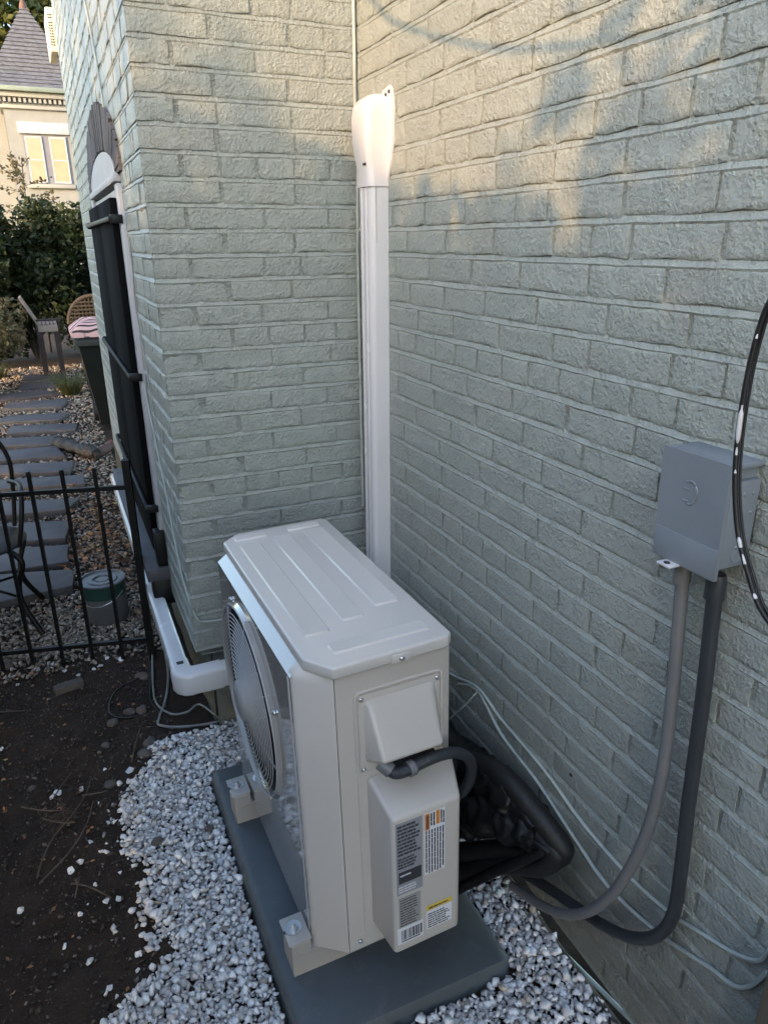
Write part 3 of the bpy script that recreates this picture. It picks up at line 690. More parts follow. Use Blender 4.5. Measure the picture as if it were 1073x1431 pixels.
def lines(name, x0, x1, z0, z1, nrow, m_, parent, seed, y=yL-.0011, vert=False, fill=.55):
    rr = random.Random(seed); mm = MB()
    for i in range(nrow):
        if vert:
            w = (x1-x0)/nrow; xa = x0+w*i; top = z1-rr.choice([0, 0, .25])*(z1-z0)*rr.random(); bot = z0+rr.choice([0, .05, .3])*(z1-z0)*rr.random()
            z = top
            while z > bot+.004:
                L_ = rr.uniform(.008, .03); mm.box(xa+w*.2, xa+w*(.2+fill), y-.0002, y+.0004, max(bot, z-L_), z); z -= L_+.0018
        else:
            hgt = (z1-z0)/nrow; zb_ = z0+hgt*i; xx = x0; xe = x1-rr.random()*.3*(x1-x0)
            while xx < xe-.002:
                L_ = rr.uniform(.004, .016); mm.box(xx, min(xx+L_, xe), y-.0002, y+.0004, zb_+hgt*.2, zb_+hgt*(.2+fill)); xx += L_+.0015
    return lmap(mm).build(name, m_, parent, 0)
p1 = lab('rating_plate', .004, .072, .185, .395, ML_GREY)
lines('print', .008, .069, .30, .390, 9, ML_INK, vc, 1); lines('print', .008, .066, .262, .296, 4, ML_INK, vc, 2)
lab('black_logo_patch', .009, .068, .220, .253, ML_INK, vc, yL-.0012); lines('print', .012, .05, .240, .247, 1, ML_PALEINK, vc, 5, yL-.0024)
lines('print', .008, .066, .190, .212, 3, ML_PALEINK, vc, 6)
lab('warning_label', .078, .132, .215, .395, ML_WHITE); lab('orange_header', .079, .0905, .348, .394, ML_ORANGE, vc, yL-.0012); lab('orange_header', .108, .117, .356, .394, ML_ORANGE, vc, yL-.0012)
lines('print', .0805, .0895, .350, .392, 2, ML_INK, vc, 21, yL-.0024, vert=True); lines('print', .079, .131, .218, .345, 7, ML_INK, vc, 7, vert=True, fill=.45); lines('print', .092, .106, .352, .392, 2, ML_INK, vc, 8, vert=True); lines('print', .119, .131, .352, .392, 2, ML_INK, vc, 9, vert=True)
lab('grey_print_block', .008, .066, .082, .175, ML_BEIGE); lines('print', .011, .063, .085, .172, 11, ML_INK, vc, 10, fill=.3)
lab('barcode_label', .003, .072, .030, .080, ML_WHITE, vc, yL-.0004)
mm = MB(); rr = random.Random(3); xx = .013
while xx < .066:
    w = rr.choice([.0012, .0018, .0032, .004]); mm.box(xx, xx+w, yL-.0018, yL-.0005, .042, .072); xx += w+rr.choice([.0012, .0018, .0028])
mm.box(.013, .064, yL-.0018, yL-.0005, .036, .0385); lmap(mm).build('barcode', ML_INK, vc, 0)
lab('caution_label', .082, .152, .040, .098, ML_WHITE); lab('yellow_header', .082, .152, .100, .114, ML_YELLOW, vc, yL-.0003); lines('print', .088, .15, .103, .111, 1, ML_INK, vc, 12)
lines('print', .085, .150, .043, .092, 7, ML_INK, vc, 11, fill=.4)
# feet with bolts
for y0 in (-.338, .20):
    b = MB(); b.prism([(y0, -.0685), (y0+.075, -.0685), (y0+.075, -.058), (y0+.006, -.058), (y0+.006, -.003), (y0, -.003)], -.19, .20, .0012, 1, Matrix(((0, 0, 1, 0), (1, 0, 0, 0), (0, 1, 0, 0), (0, 0, 0, 1))))
    b.box(-.20, .20, y0, y0+.08, -.0075, -.001, .001)
    pr = [(y0, -.0690), (y0+.001, .030), (y0+.006, .038), (y0+.066, .038), (y0+.074, .032), (y0+.076, -.0690)]
    b.loft([[(-.216, y, z) for y, z in pr], [(-.168, y, z) for y, z in pr]])
    b.box(-.222, -.1655, y0-.002, y0+.078, .0375, .0415, .0012)
    ft = b.build('foot', M_GALV, ac, 30)
    b = MB(); b.lathe([(.021, 0), (.021, .003), (.012, .003), (.012, .011), (.0065, .011), (.0065, .018)], 20, (-.198, y0+.042, .0416), (0, 0, 1)); b.build('bolt', M_STEEL, ft, 40)
    b = MB(); b.box(-.2226, -.210, y0+.034, y0+.043, .0370, .0420); b.build('slot', M_DARKIN, ft)

# ------------------------------------------------------------------ black refrigerant lines and grey whip
def acw(p): return AO+AR @ (Vector(p)*AS)
def hose(name, pts, r, m_, label, cat='hose', group=None, n=12, wob=0.06, caps=True):
    b = MB(); b.tube(pts, r, n, 7, wob=wob); return tag(b.build(name, m_, None, 60), label, cat, group)
W = thing('electrical_whip', 'grey flexible conduit curving from the terminal hood to behind the condenser', 'conduit', acw((.03, -.44, .54)))
b = MB(); b.tube([acw(p) for p in ((-.005, -.432, .555), (.008, -.448, .542), (.035, -.452, .540), (.075, -.448, .543), (.12, -.442, .540), (.165, -.430, .522), (.205, -.415, .485), (.228, -.40, .44), (.235, -.385, .39), (.228, -.36, .33), (.21, -.3, .26))], [.0126, .0126, .0115]*80+[.0126], 14, 24); b.build('flexible_tube', M_COND2, W, 60)
b = MB(); b.tube([acw(p) for p in ((.04, -.4518, .5404), (.054, -.4505, .5413))], .0165, 14, 1); b.build('coupling', M_COND1, W, 40)
b = MB(); b.tube([acw(p) for p in ((-.012, -.425, .560), (.004, -.4445, .545))], .0155, 14, 1); b.build('connector', M_COND1, W, 40)
hz = lambda px_, py_, x: at(px_, py_, 0, x)
back = [Vector((-.06, -.25, .42)), Vector((-.10, -.5, .43))]
def hp(q): return [hz(*t) for t in q]
hose('insulated_line', back+hp(((640, 1048, -.125), (700, 1082, -.11), (750, 1138, -.09), (778, 1174, -.07), (786, 1190, -.06), (765, 1200, -.07), (705, 1190, -.11), (640, 1192, -.16), (600, 1200, -.2))), .025, M_FOAM, 'thick black insulated pipe hairpinned at the tip beside the wall')
hose('insulated_line', [v+Vector((-.01, 0, -.06)) for v in back]+hp(((640, 1105, -.13), (700, 1128, -.115), (750, 1165, -.09), (777, 1192, -.075), (755, 1211, -.085), (705, 1208, -.12), (640, 1222, -.17), (605, 1235, -.2))), .024, M_FOAM, 'thick black insulated pipe forming the lower hairpin beside the wall')
hose('taped_tube', hp(((605, 1262, -.2), (640, 1243, -.18), (690, 1219, -.15), (740, 1198, -.11), (757, 1178, -.09), (705, 1118, -.1), (640, 1080, -.12)))+back[::-1], .013, M_TAPE, 'thin shiny taped tube running below the insulated pipes')
WRAP = [v+Vector((0, 0, -.02)) for v in back]+hp(((620, 1046, -.12), (660, 1074, -.115), (700, 1102, -.105), (740, 1140, -.09), (772, 1176, -.072)))
def crumple(name, pts, rr_, label, seed):
    b = MB(); b.tube(pts, rr_, 28, 14)
    b.v = [tuple(Vector(v)+Vector((noise.noise(Vector(v)*38+Vector((seed, 0, 0))), noise.noise(Vector(v)*38+Vector((0, seed, 0))), noise.noise(Vector(v)*38+Vector((0, 0, seed)))))*.016+Vector((noise.noise(Vector(v)*90), noise.noise(Vector(v)*90+Vector((9, 0, 0))), noise.noise(Vector(v)*90+Vector((0, 9, 0)))))*.0025) for v in b.v]
    return tag(b.build(name, M_TAPE, None, 75), label, 'pipe wrap')
crumple('plastic_wrap', WRAP, [.03, .05, .055, .055, .05, .045, .038, .022], 'upper crumpled black plastic wrap around the pipes behind the condenser', 1)
crumple('plastic_wrap', [v+Vector((-.02, 0, -.09)) for v in back]+hp(((630, 1120, -.15), (670, 1135, -.14), (710, 1150, -.12), (745, 1168, -.1), (768, 1182, -.08))), [.04, .055, .055, .05, .042, .034, .02], 'lower crumpled black plastic between the two hairpin pipes', 3)
hose('control_cable', hp(((640, 1150, -.15), (690, 1150, -.12), (740, 1160, -.09), (775, 1172, -.065), (792, 1182, -.05), (784, 1200, -.055), (750, 1192, -.08))), .006, M_CAB_BLACK, 'loose black control cable around the pipe tip', 'cable')
b = MB(); b.tube(hp(((768, 1168, -.058), (779, 1178, -.052), (786, 1190, -.048))), .0075, 8, 4); tag(b.build('silver_tie', M_STEEL, None, 60), 'small silver tie at the tip of the black pipes', 'tie')

# ------------------------------------------------------------------ disconnect box and its conduits
DB = thing('disconnect_box', 'grey metal switch box fixed to the brick wall at right', 'switch box', (0, -1.455, 1.185))
b = MB(); b.box(-.062, .004, -1.505, -1.398, 1.195, 1.352, .004); b.build('box_body', M_BOX, DB)
b = MB(); b.loft([[(-.0635, y, z) for y, z in ((-1.518, 1.183), (-1.394, 1.183), (-1.389, 1.361), (-1.516, 1.361))], [(-.0705, y, z) for y, z in ((-1.518, 1.183), (-1.394, 1.183), (-1.389, 1.361), (-1.516, 1.361))]])
lidb = b.build('box_cover', M_BOX, DB)
b = MB(); b.box(-.066, -.004, -1.516, -1.393, 1.3525, 1.3615, .003); b.build('rain_hood', M_BOX, DB)
b = MB(); b.box(-.0633, -.006, -1.5175, -1.5062, 1.20, 1.335, .002); sp_ = b.build('side_panel', M_BOX, DB)
for y0, y1, z in ((-1.5175, -1.3945, 1.232),):
    b = MB(); b.box(-.0718, -.0702, y0, y1, 1.183, z, .0004); b.build('cover_step', M_BOX, lidb)
b = MB(); b.box(-.092, -.068, -1.452, -1.425, 1.180, 1.1835, .001); tb = b.build('lock_tab', M_WHITEPL, lidb)
b = MB(); b.lathe([(.005, 0), (.005, .0012)], 14, (-.083, -1.438, 1.1836), (0, 0, 1)); b.build('tab_hole', M_DARKIN, tb)
b = MB(); yc_, zc_ = -1.452, 1.302
for t0, t1 in ((1.9, .95), (.85, -.75), (-1.0, -1.7)):
    b.tube([(-.0708, yc_-.013*math.cos(t), zc_+.018*math.sin(t)) for t in np.linspace(t0, t1, 7)], .0016, 6, 2)
for zz in (.016, .004, -.014): b.box(-.0722, -.0704, yc_+.003, yc_+.012, zc_+zz-.0012, zc_+zz+.0012, .0005)
b.build('embossed_letter_d', M_BOX, lidb, 60)
for zz in (1.315, 1.285, 1.245, 1.232):
    for xx in (-.035, -.018):
        b = MB(); b.lathe([(.0036, 0), (.0026, .002)], 10, (xx, -1.5174, zz), (0, -1, 0)); b.build('dimple', M_BOX, sp_)
b = MB(); b.lathe([(.0125, 0), (.0125, .0012), (.0105, .0018), (.0105, .0008), (.001, .0008)], 20, (-.03, -1.5174, 1.217), (0, -1, 0)); b.build('knockout', M_BOX, sp_)
def conduit(name, pts, r, m_, label):
    t = thing(name, label, 'conduit', pts[0]); b = MB(); b.tube(pts, r, 14, 8); b.build('tube', m_, t, 60)
    q = Vector(pts[0]); b = MB(); b.lathe([(r*1.25, -.03), (r*1.25, 0), (r*1.05, .012)], 16, q-Vector((0, 0, .0)), (0, 0, 1)); b.build('connector', m_, t, 40)
c1 = [(955, 790), (950, 850), (943, 930), (935, 1010), (925, 1080), (908, 1150), (885, 1205), (855, 1250), (820, 1275), (785, 1277), (750, 1262), (715, 1238)]
xs1 = [-.035, -.034, -.033, -.032, -.034, -.038, -.044, -.05, -.056, -.058, -.058, -.06]
conduit('grey_conduit', [hz(*q, x) for q, x in zip(c1, xs1)], .0112, M_COND1, 'light grey conduit sweeping down from the switch box to the gravel')
c2 = [(1001, 812), (993, 880), (984, 960), (972, 1050), (961, 1130), (952, 1210), (940, 1280), (915, 1309), (880, 1310), (840, 1292), (800, 1265), (755, 1235), (700, 1205)]
xs2 = [-.032, -.03, -.028, -.026, -.026, -.026, -.026, -.026, -.026, -.026, -.028, -.03, -.035]
conduit('dark_conduit', [hz(*q, x) for q, x in zip(c2, xs2)], .0122, M_COND2, 'dark grey conduit looping lowest below the switch box')

# ------------------------------------------------------------------ cables
def cable(name, pts, r, m_, label, n=6, sub=5, group=None):
    b = MB(); b.tube(pts, r, n, sub); return tag(b.build(name, m_, None, 60), label, 'cable', group)
cable('painted_cable', [hz(x, y, -.006) for x, y in ((600, 925), (635, 945), (668, 962), (700, 1005), (760, 1076), (810, 1146), (870, 1216), (930, 1272), (985, 1308), (1030, 1335), (1060, 1343), (1075, 1330))], .0042, M_CAB_SAGE, 'upper sage painted cable sagging along the right wall')
cable('painted_cable', [hz(x, y, -.006) for x, y in ((640, 955), (668, 966), (700, 1026), (750, 1092), (800, 1168), (850, 1240), (920, 1305), (990, 1352), (1025, 1378), (1050, 1378), (1072, 1360))], .0042, M_CAB_SAGE, 'lower sage painted cable sagging along the right wall')
cable('thin_wire', [hz(668, 965, -.01), hz(650, 985, -.03), hz(628, 1005, -.05)], .0018, M_CAB_SAGE, 'short thin wire dropping from the cable bend beside the condenser')
b = MB(); kp = [(1100, 395), (1073, 425), (1052, 490), (1038, 560), (1029, 630), (1027, 690), (1032, 750), (1046, 805), (1062, 850), (1090, 890)]
KP = [hz(*q, -.13) for q in kp]
blk = thing('black_cable', 'black cable with white paint flecks hanging in front of the switch box', 'cable', KP[0])
b.tube(KP, .0036, 8, 6); b.build('cable_jacket', M_CAB_BLACK, blk, 60)
b = MB(); b.tube([p+Vector((.003, -.0048, .002)) for p in KP], .0020, 8, 6); b.build('messenger_wire', M_CAB_BLACK, blk, 60)
SP = smooth(KP, 12)
for i0, i1, fr_ in ((20, 21, .0016), (37, 46, .0034), (47, 49, .002), (53, 54, .0016), (72, 75, .0030), (77, 80, .0022), (90, 92, .0022)):
    b = MB(); b.tube([p+Vector((-.0024, -.0022, .0005)) for p in SP[i0:i1+1]], [fr_*.4]+[fr_]*6+[fr_*.4], 7, 1, wob=.6); b.build('paint_fleck', M_WHITEPL, blk, 60)
cable('corner_cable', [(-.010, -.008, z) for z in (3.2, 2.7, 2.4, 2.2)]+[(-.012, -.012, 2.03), (-.010, -.02, 1.9), (-.012, -.012, 1.6), (-.01, -.01, 1.2), (-.012, -.02, .8)], .0048, M_CAB_SAGE, 'sage painted cable running up the inner wall corner')
w3 = lambda x, y: at(x, y, 0, -WW-.006)
cable('wall_cable', [w3(x, y) for x, y in ((108, -60), (118, 0), (128, 50), (136, 95), (146, 160), (155, 225), (163, 275), (170, 320), (177, 375), (183, 420), (192, 480), (203, 545), (216, 610), (232, 690), (245, 760), (257, 815))]+[Vector((-WW+.01, -.012, .50)), Vector((-.58, -.012, .475)), Vector((-.5, -.012, .47))], .0034, M_CAB_SAGE, 'sage cable running down the wing side and round its corner')
cable('wall_cable', [w3(x, y) for x, y in ((181, 330), (186, 380), (190, 430), (203, 500), (214, 570), (230, 640), (247, 730), (258, 800))], .0018, M_CAB_GREY, 'thin dark cable beside the sage cable on the wing side')
cable('ground_cable', [gnd(x, y, .012) for x, y in ((213, 905), (214, 960), (220, 985), (240, 998), (262, 995), (280, 985))]+[Vector((-.55, .03, .03))], .0042, M_CAB_GREY, 'loose grey cable looping on the soil below the elbow')
cable('ground_cable', [gnd(x, y, .012) for x, y in ((228, 900), (235, 940), (232, 975), (222, 1005), (224, 1014), (255, 1016), (300, 1010))]+[Vector((-.5, .06, .03))], .0048, M_CAB_GREY, 'loose grey cable lying along the gravel edge')
cable('ground_cable', [gnd(x, y, .010) for x, y in ((205, 900), (211, 940), (210, 975), (218, 990), (226, 1000))], .004, M_CAB_BLACK, 'loose dark cable beside the iron fence post')
cable('ground_cable', [gnd(x, y, .012) for x, y in ((195, 948), (170, 960), (156, 975), (153, 995), (165, 1003), (185, 1003))], .004, M_CAB_BLACK, 'short black cable scrap on the soil among brown stones')
cable('base_wire', [gnd(x, y, .035) for x, y in ((690, 1240), (745, 1290), (800, 1345), (850, 1395), (905, 1450))], .006, M_CAB_SAGE, 'sage wire along the foot of the right wall')
cable('base_wire', [gnd(x, y, .03)+Vector((-.012, 0, 0)) for x, y in ((700, 1252), (770, 1318), (835, 1385), (895, 1450))], .0032, M_CAB_BLACK, 'black wire along the foot of the right wall')

# ------------------------------------------------------------------ wooden post at the right frame edge
b = MB(); b.box(-.055, .05, -1.83, -1.715, -.02, .62, .006); tag(b.build('wooden_post', M_BROWNWOOD, None), 'brown wooden post at the right end of the wall foot', 'post')

# ------------------------------------------------------------------ iron fence
fe = thing('iron_fence', 'black iron picket fence between the soil and the stone path', 'fence', (-.72, .66, 0))
fd = Vector((-.97, .235, 0)).normalized(); P0 = Vector((-.722, .66, 0))
def fbar(name, a, b_, w=.007, up=Vector((0, 0, 1))):
    d = (b_-a); L_ = d.length; d.normalize(); u = up.cross(d).normalized() if abs(d.z) < .9 else fd; v = d.cross(u)
    m = MB(); m.loft([[a+u*su*w+v*sv*w for su, sv in ((1, 1), (-1, 1), (-1, -1), (1, -1))], [b_+u*su*w+v*sv*w for su, sv in ((1, 1), (-1, 1), (-1, -1), (1, -1))]])
    return m.build(name, M_IRON, fe)
fbar('post', P0+Vector((0, 0, -.03)), P0+Vector((0, 0, .875)), .0135)
for z in (.085, .765): fbar('rail', P0+Vector((0, 0, z)), P0+fd*1.62+Vector((0, 0, z)), .0085)
for i in range(1, 14): fbar('picket', P0+fd*.1185*i+Vector((0, 0, .0)), P0+fd*.1185*i+Vector((0, 0, .85)), .0065)

# ------------------------------------------------------------------ gravel
def hull(seed, n=11, sq=(1, .8, .6)):
    rr = random.Random(seed); bm = bmesh.new()
    for _ in range(n):
        v = Vector((rr.gauss(0, 1), rr.gauss(0, 1), rr.gauss(0, 1))).normalized()*rr.uniform(.8, 1.0); bm.verts.new((v.x*sq[0], v.y*sq[1], v.z*sq[2]))
    r = bmesh.ops.convex_hull(bm, input=bm.verts[:]); bmesh.ops.delete(bm, geom=[v for v in bm.verts if not v.link_faces], context='VERTS')
    bmesh.ops.triangulate(bm, faces=bm.faces[:]); bm.verts.index_update()
    V = np.array([v.co[:] for v in bm.verts]); F = np.array([[v.index for v in f.verts] for f in bm.faces]); bm.free(); return V, F
HULLS = [hull(s, random.Random(s).randint(9, 13), (1, random.Random(s).uniform(.65, .95), random.Random(s+9).uniform(.5, .75))) for s in range(40)]
LOWH = [hull(100+s, 7, (1, .8, .6)) for s in range(16)]
def rotm(a, b_, c):
    return np.array(Matrix.Rotation(a, 3, 'Z') @ Matrix.Rotation(b_, 3, 'X') @ Matrix.Rotation(c, 3, 'Y'))
def scatter(name, pts, sizes, hulls, m_, tilt=.5, label=None, cat=None):
    Vs, Fs, base = [], [], 0
    for (x, y, z), s in zip(pts, sizes):
        V, F = hulls[random.randrange(len(hulls))]
        Rm = rotm(random.uniform(0, 6.28), random.gauss(0, tilt), random.gauss(0, tilt))
        Vs.append(V@Rm.T*s+np.array((x, y, z))); Fs.append(F+base); base += len(V)
    o = from_arrays(name, np.concatenate(Vs), np.concatenate(Fs), m_); kind(o, 'stuff')
    if label: tag(o, label, cat)
    return o
# the near bed's left edge, traced on the ground
EDGE = [gnd(*q) for q in ((330, 1008), (262, 1022), (205, 1045), (183, 1085), (160, 1120), (172, 1165), (160, 1200), (190, 1225), (182, 1270), (205, 1318), (235, 1330), (215, 1360), (165, 1400), (135, 1435), (100, 1500), (40, 1600))]
ey = np.array([p.y for p in EDGE][::-1]); exx = np.array([p.x for p in EDGE][::-1])
def edge_x(y): return float(np.interp(y, ey, exx))
def in_pad(x, y, m=.0): return -.655-m < x < -.128+m and -1.196-m < y < -.228+m
pts, sz = [], []
cell = .0108
for yy in np.arange(-1.62, .10, cell):
    for xx in np.arange(-1.25, -.004, cell):
        x, y = xx+random.uniform(-.007, .007), yy+random.uniform(-.007, .007)
        d = x-edge_x(y)+.035*noise.noise(Vector((x*9, y*9, 1)))+.02*noise.noise(Vector((x*24, y*24, 2)))
        if y > .05 or in_pad(x, y, .006): continue
        pr = 1.0 if d > .02 else (0.5 if d > -.01 else (0.07 if d > -.07 else (.012 if d > -.2 else 0)))
        if random.random() > pr: continue
        s = random.choice([.0055, .0075, .0092, .0106, .0124, .016])*random.uniform(.85, 1.2)
        lay = random.random()
        if d < .02 and random.random() < .6: continue
        z = gz(x, y)+s*.35+(lay*.022 if d > .03 else (.008*lay if d > 0 else 0))+(max(0, (x+.15))*.22)
        pts.append((x, y, z)); sz.append(s)
for yy in np.arange(-1.62, .06, .0145):
    for xx in np.arange(-1.25, -.004, .0145):
        x, y = xx+random.uniform(-.005, .005), yy+random.uniform(-.005, .005)
        if x-edge_x(y)+.035*noise.noise(Vector((x*9, y*9, 1))) < .03 or in_pad(x, y, .004): continue
        pts.append((x, y, gz(x, y)+.006+max(0, (x+.15))*.22)); sz.append(random.uniform(.010, .0135))
scatter('white_gravel', pts, sz, HULLS, M_WHITE_ST, .55, 'white crushed stone bed around the condenser pad', 'gravel')
# brownish gravel of the path behind the fence
pts, sz = [], []
for _ in range(26000):
    y = .70+8.6*random.random()**2.1; x = random.uniform(-2.4 if y > 1.5 else -1.75, -.6)
    edge = .86+.08*noise.noise(Vector((x*4, 0, 0)))+(-.24*(x+.72)*.0)
    if y < edge and random.random() > ((y-.62)/.3)**2*.6: continue
    if y > 7 and x < -1.6: continue
    s = random.uniform(.010, .019)*(1+.10*max(0, y-2))
    pts.append((x, y, gz(x, y)+s*.2+random.random()*.012)); sz.append(s)
scatter('path_gravel', pts, sz, LOWH, M_PATH_ST, .5, 'brown and grey pebbles between the slate stepping stones', 'gravel')
# soil crumbs
pts, sz = [], []
for _ in range(15000):
    x = random.uniform(-1.75, -.72); y = random.uniform(-1.5, .95)
    if x > edge_x(min(y, .05))+.02 and y < .05: continue
    s = random.choice([.0022, .003, .004, .005, .007, .0105 if random.random() < .4 else .003])*random.uniform(.7, 1.3)
    pts.append((x, y, gz(x, y)+s*.25)); sz.append(s)
scatter('soil_crumbs', pts, sz, LOWH, M_CLOD, .6, 'crumbs of dark soil in the bare bed', 'soil')
# single white stones lying on the soil
stray = [(80, 1105, 9), (72, 1110, 7), (181, 1077, 9), (146, 1076, 6), (141, 1190, 7), (112, 1203, 9), (99, 1214, 8), (148, 1257, 8), (165, 1255, 6), (112, 1275, 7), (160, 1300, 8), (125, 1340, 9), (193, 1331, 8), (192, 1354, 7), (152, 1378, 7), (28, 1267, 9), (1, 1044, 7), (133, 1234, 5), (175, 1191, 8), (168, 1220, 6), (126, 1176, 6), (68, 927, 5), (91, 938, 7), (110, 945, 7), (132, 936, 6), (25, 957, 5), (19, 945, 5), (52, 935, 8), (150, 920, 6), (140, 932, 7), (169, 922, 7)]
pool = []
for i in range(6):
    V, F = HULLS[i]; me = bpy.data.meshes.new('white_stone'); me.from_pydata((V*.01).tolist(), [], F.tolist()); me.update(); me.materials.append(M_WHITE_ST); pool.append(me)
for i, (x, y, r) in enumerate(stray):
    p = gnd(x, y); d = (p-Vector(CAM)).length; s = r*d/F_PX*.72
    o = bpy.data.objects.new('white_stone', pool[i % 6]); COL.objects.link(o); o.location = (p.x, p.y, gz(p.x, p.y)+s*.3); o.scale = (s/.01,)*3; o.rotation_euler = (random.gauss(0, .3), random.gauss(0, .3), random.uniform(0, 6))
    tag(o, 'single white stone lying loose on the dark soil', 'stone', 'white stones strewn on the soil')
rocks = [(199, 945, 12, 0, 'rounded brown rock beside the fence post'), (198, 994, 11, 0, 'flat brown rock near the cable scrap'), (181, 996, 10, 0, 'reddish brown rock touching the flat rock'), (158, 1012, 10, 1, 'round grey rock below the cable scrap'), (148, 1042, 8, 1, 'small greenish grey rock on the bare soil'), (154, 1095, 10, 1, 'dark grey rock left of the gravel edge'), (44, 1097, 7, 1, 'small grey rock beside a pair of white stones'), (8, 932, 14, 0, 'reddish brown rock under the fence at left'), (210, 1040, 13, 1, 'half buried dark rock at the gravel corner'), (203, 1056, 13, 1, 'flat dark rock on the gravel corner'), (176, 1112, 11, 1, 'dark rock stuck at the gravel edge'), (293, 1168, 9, 1, 'dark flat stone lying on the white gravel by the pad'), (222, 1186, 10, 1, 'long dark stone lying on the white gravel')]
for i, (x, y, r, k, lb) in enumerate(rocks):
    p = gnd(x, y); d = (p-Vector(CAM)).length; s = r*d/F_PX*.75
    bm = bmesh.new(); bmesh.ops.create_icosphere(bm, subdivisions=3, radius=1)
    for v in bm.verts:
        v.co = Vector((v.co.x*1.05, v.co.y*.8, v.co.z*.6))*(1+.28*noise.noise(v.co*1.1+Vector((i*9, 0, 0)))+.08*noise.noise(v.co*3+Vector((i, 0, 0))))*s
    m = MB().frombm(bm); o = m.build('rock', M_ROCKG if k else M_ROCK, None, 60, (p.x, p.y, gz(p.x, p.y)+s*.22+(.024 if i > 10 else 0))); o.rotation_euler = (0, 0, i*1.3); tag(o, lb, 'rock')
# a broken piece of brick on the soil
p = gnd(97, 963); b = MB(); b.box(-.055, .055, -.02, .02, -.012, .02, .006, 2, Matrix.Rotation(.25, 4, 'Z')); tag(b.build('brick_shard', M_ROCKG, None, 40, (p.x, p.y, .008)), 'dark grey brick shard lying flat on the soil', 'brick')
twigs = [((52, 1228), (60, 1200), (75, 1170), (100, 1140), (120, 1110), (128, 1085)), ((55, 1235), (85, 1205), (105, 1180), (122, 1150), (130, 1120)), ((30, 1128), (60, 1133), (90, 1133)), ((60, 1145), (85, 1150), (105, 1150)), ((115, 1112), (135, 1109), (150, 1106)), ((75, 1115), (88, 1095), (100, 1080)), ((100, 1235), (125, 1240), (155, 1255)), ((184, 1065), (192, 1030), (199, 1010)), ((0, 995), (20, 994), (40, 993)), ((105, 1255), (108, 1240), (112, 1225))]
tl = ['long curved dry twig arching across the soil', 'longest dry twig slanting towards the gravel', 'thin twig lying level on the bare soil', 'short twig under the level twig', 'pale twig pointing at the gravel edge', 'short twig beside the pair of white stones', 'dark twig running to the gravel', 'straight twig between the brown rocks and the gravel', 'pale twig at the left frame edge', 'short upright looking twig near the gravel']
for q, lb in zip(twigs, tl):
    b = MB(); b.tube([gnd(x, y, .008+.006*(i % 2)) for i, (x, y) in enumerate(q)], [.0026, .0022, .0016], 5, 5); tag(b.build('twig', M_TWIG, None, 60), lb, 'twig')
# fibrous roots tuft
b = MB()
for i in range(26):
    c = gnd(88+random.gauss(0, 8), 1140+random.gauss(0, 9), .006); a = random.uniform(0, 6.28); L_ = random.uniform(.02, .055)
    b.tube([c, c+Vector((math.cos(a)*L_*.5, math.sin(a)*L_*.5, random.uniform(0, .012))), c+Vector((math.cos(a+.4)*L_, math.sin(a+.4)*L_, .002))], .0007, 4, 3)
tag(b.build('root_tuft', M_TWIG, None, 60), 'tangle of fine dry roots on the soil', 'roots')
# dry leaves
def leaf_pts(name, gen, n, m_, size, label=None, cat=None, parent=None, flat=False, asp=.55):
    """n folded leaf blades (two triangles pairs) at generated points"""
    C = np.array([gen() for _ in range(n)]); s = size*RNG.uniform(.6, 1.35, n)[:, None]
    d = RNG.normal(size=(n, 3)); 
    if flat: d[:, 2] *= .25
    d /= np.linalg.norm(d, axis=1)[:, None]
    u = RNG.normal(size=(n, 3)); 
    if flat: u[:, 2] *= .25
    u -= (u*d).sum(1)[:, None]*d; u /= np.linalg.norm(u, axis=1)[:, None]; w = np.cross(d, u)
    a = C-d*s; c = C+d*s; l = C+u*s*asp+w*s*.22; r = C-u*s*asp+w*s*.22
    V = np.stack([a, l, c, r], 1).reshape(-1, 3); i0 = np.arange(n)*4
    F = np.concatenate([np.stack([i0, i0+1, i0+2], 1), np.stack([i0, i0+2, i0+3], 1)])
    o = from_arrays(name, V, F, m_, parent)
    return o
def gl():
    while True:
        x, y = random.gauss(-.80, .10), random.gauss(2.1, .55)
        if x < -.66 and y > 1.0: return (x, y, .03+random.random()*.02)
lf = leaf_pts('dry_leaves', gl, 420, M_LEAF_LIT, .018, flat=True); kind(lf, 'stuff'); tag(lf, 'drift of orange brown dry leaves beside the path', 'leaves')

# ------------------------------------------------------------------ stepping stones
SL = []
for q in ([(200, 148), (585, 138), (550, 192), (195, 207)], [(175, 222), (560, 200), (500, 245), (165, 270)], [(-60, 325), (400, 278), (500, 315), (-60, 380)], [(70, 395), (600, 355), (545, 428), (20, 450)], [(60, 510), (605, 480), (525, 545), (-30, 565)], [(90, 600), (680, 575), (665, 630), (60, 668)], [(-80, 715), (525, 685), (475, 762), (-80, 780)], [(-80, 825), (500, 775), (570, 860), (-80, 915)], [(-80, 950), (655, 905), (605, 995), (-80, 1025)], [(-60, 1080), (740, 1030), (740, 1110), (-60, 1160)]):
    SL.append([(x/6.31, 500+y/6.31) for x, y in q])
for q in ([(-60, 265), (700, 225), (585, 330), (-60, 385)], [(-60, 455), (620, 425), (585, 575), (-60, 640)], [(-60, 680), (600, 640), (610, 790), (-60, 890)], [(-60, 905), (640, 860), (640, 1000), (-60, 1160)]):
    SL.append([(x/6.31, 660+y/6.31) for x, y in q])
ordn = ['farthest', 'second farthest', 'third farthest', 'fourth farthest', 'fifth farthest', 'sixth farthest', 'seventh farthest', 'eighth farthest', 'ninth farthest', 'fifth nearest', 'fourth nearest', 'third nearest', 'second nearest', 'nearest']
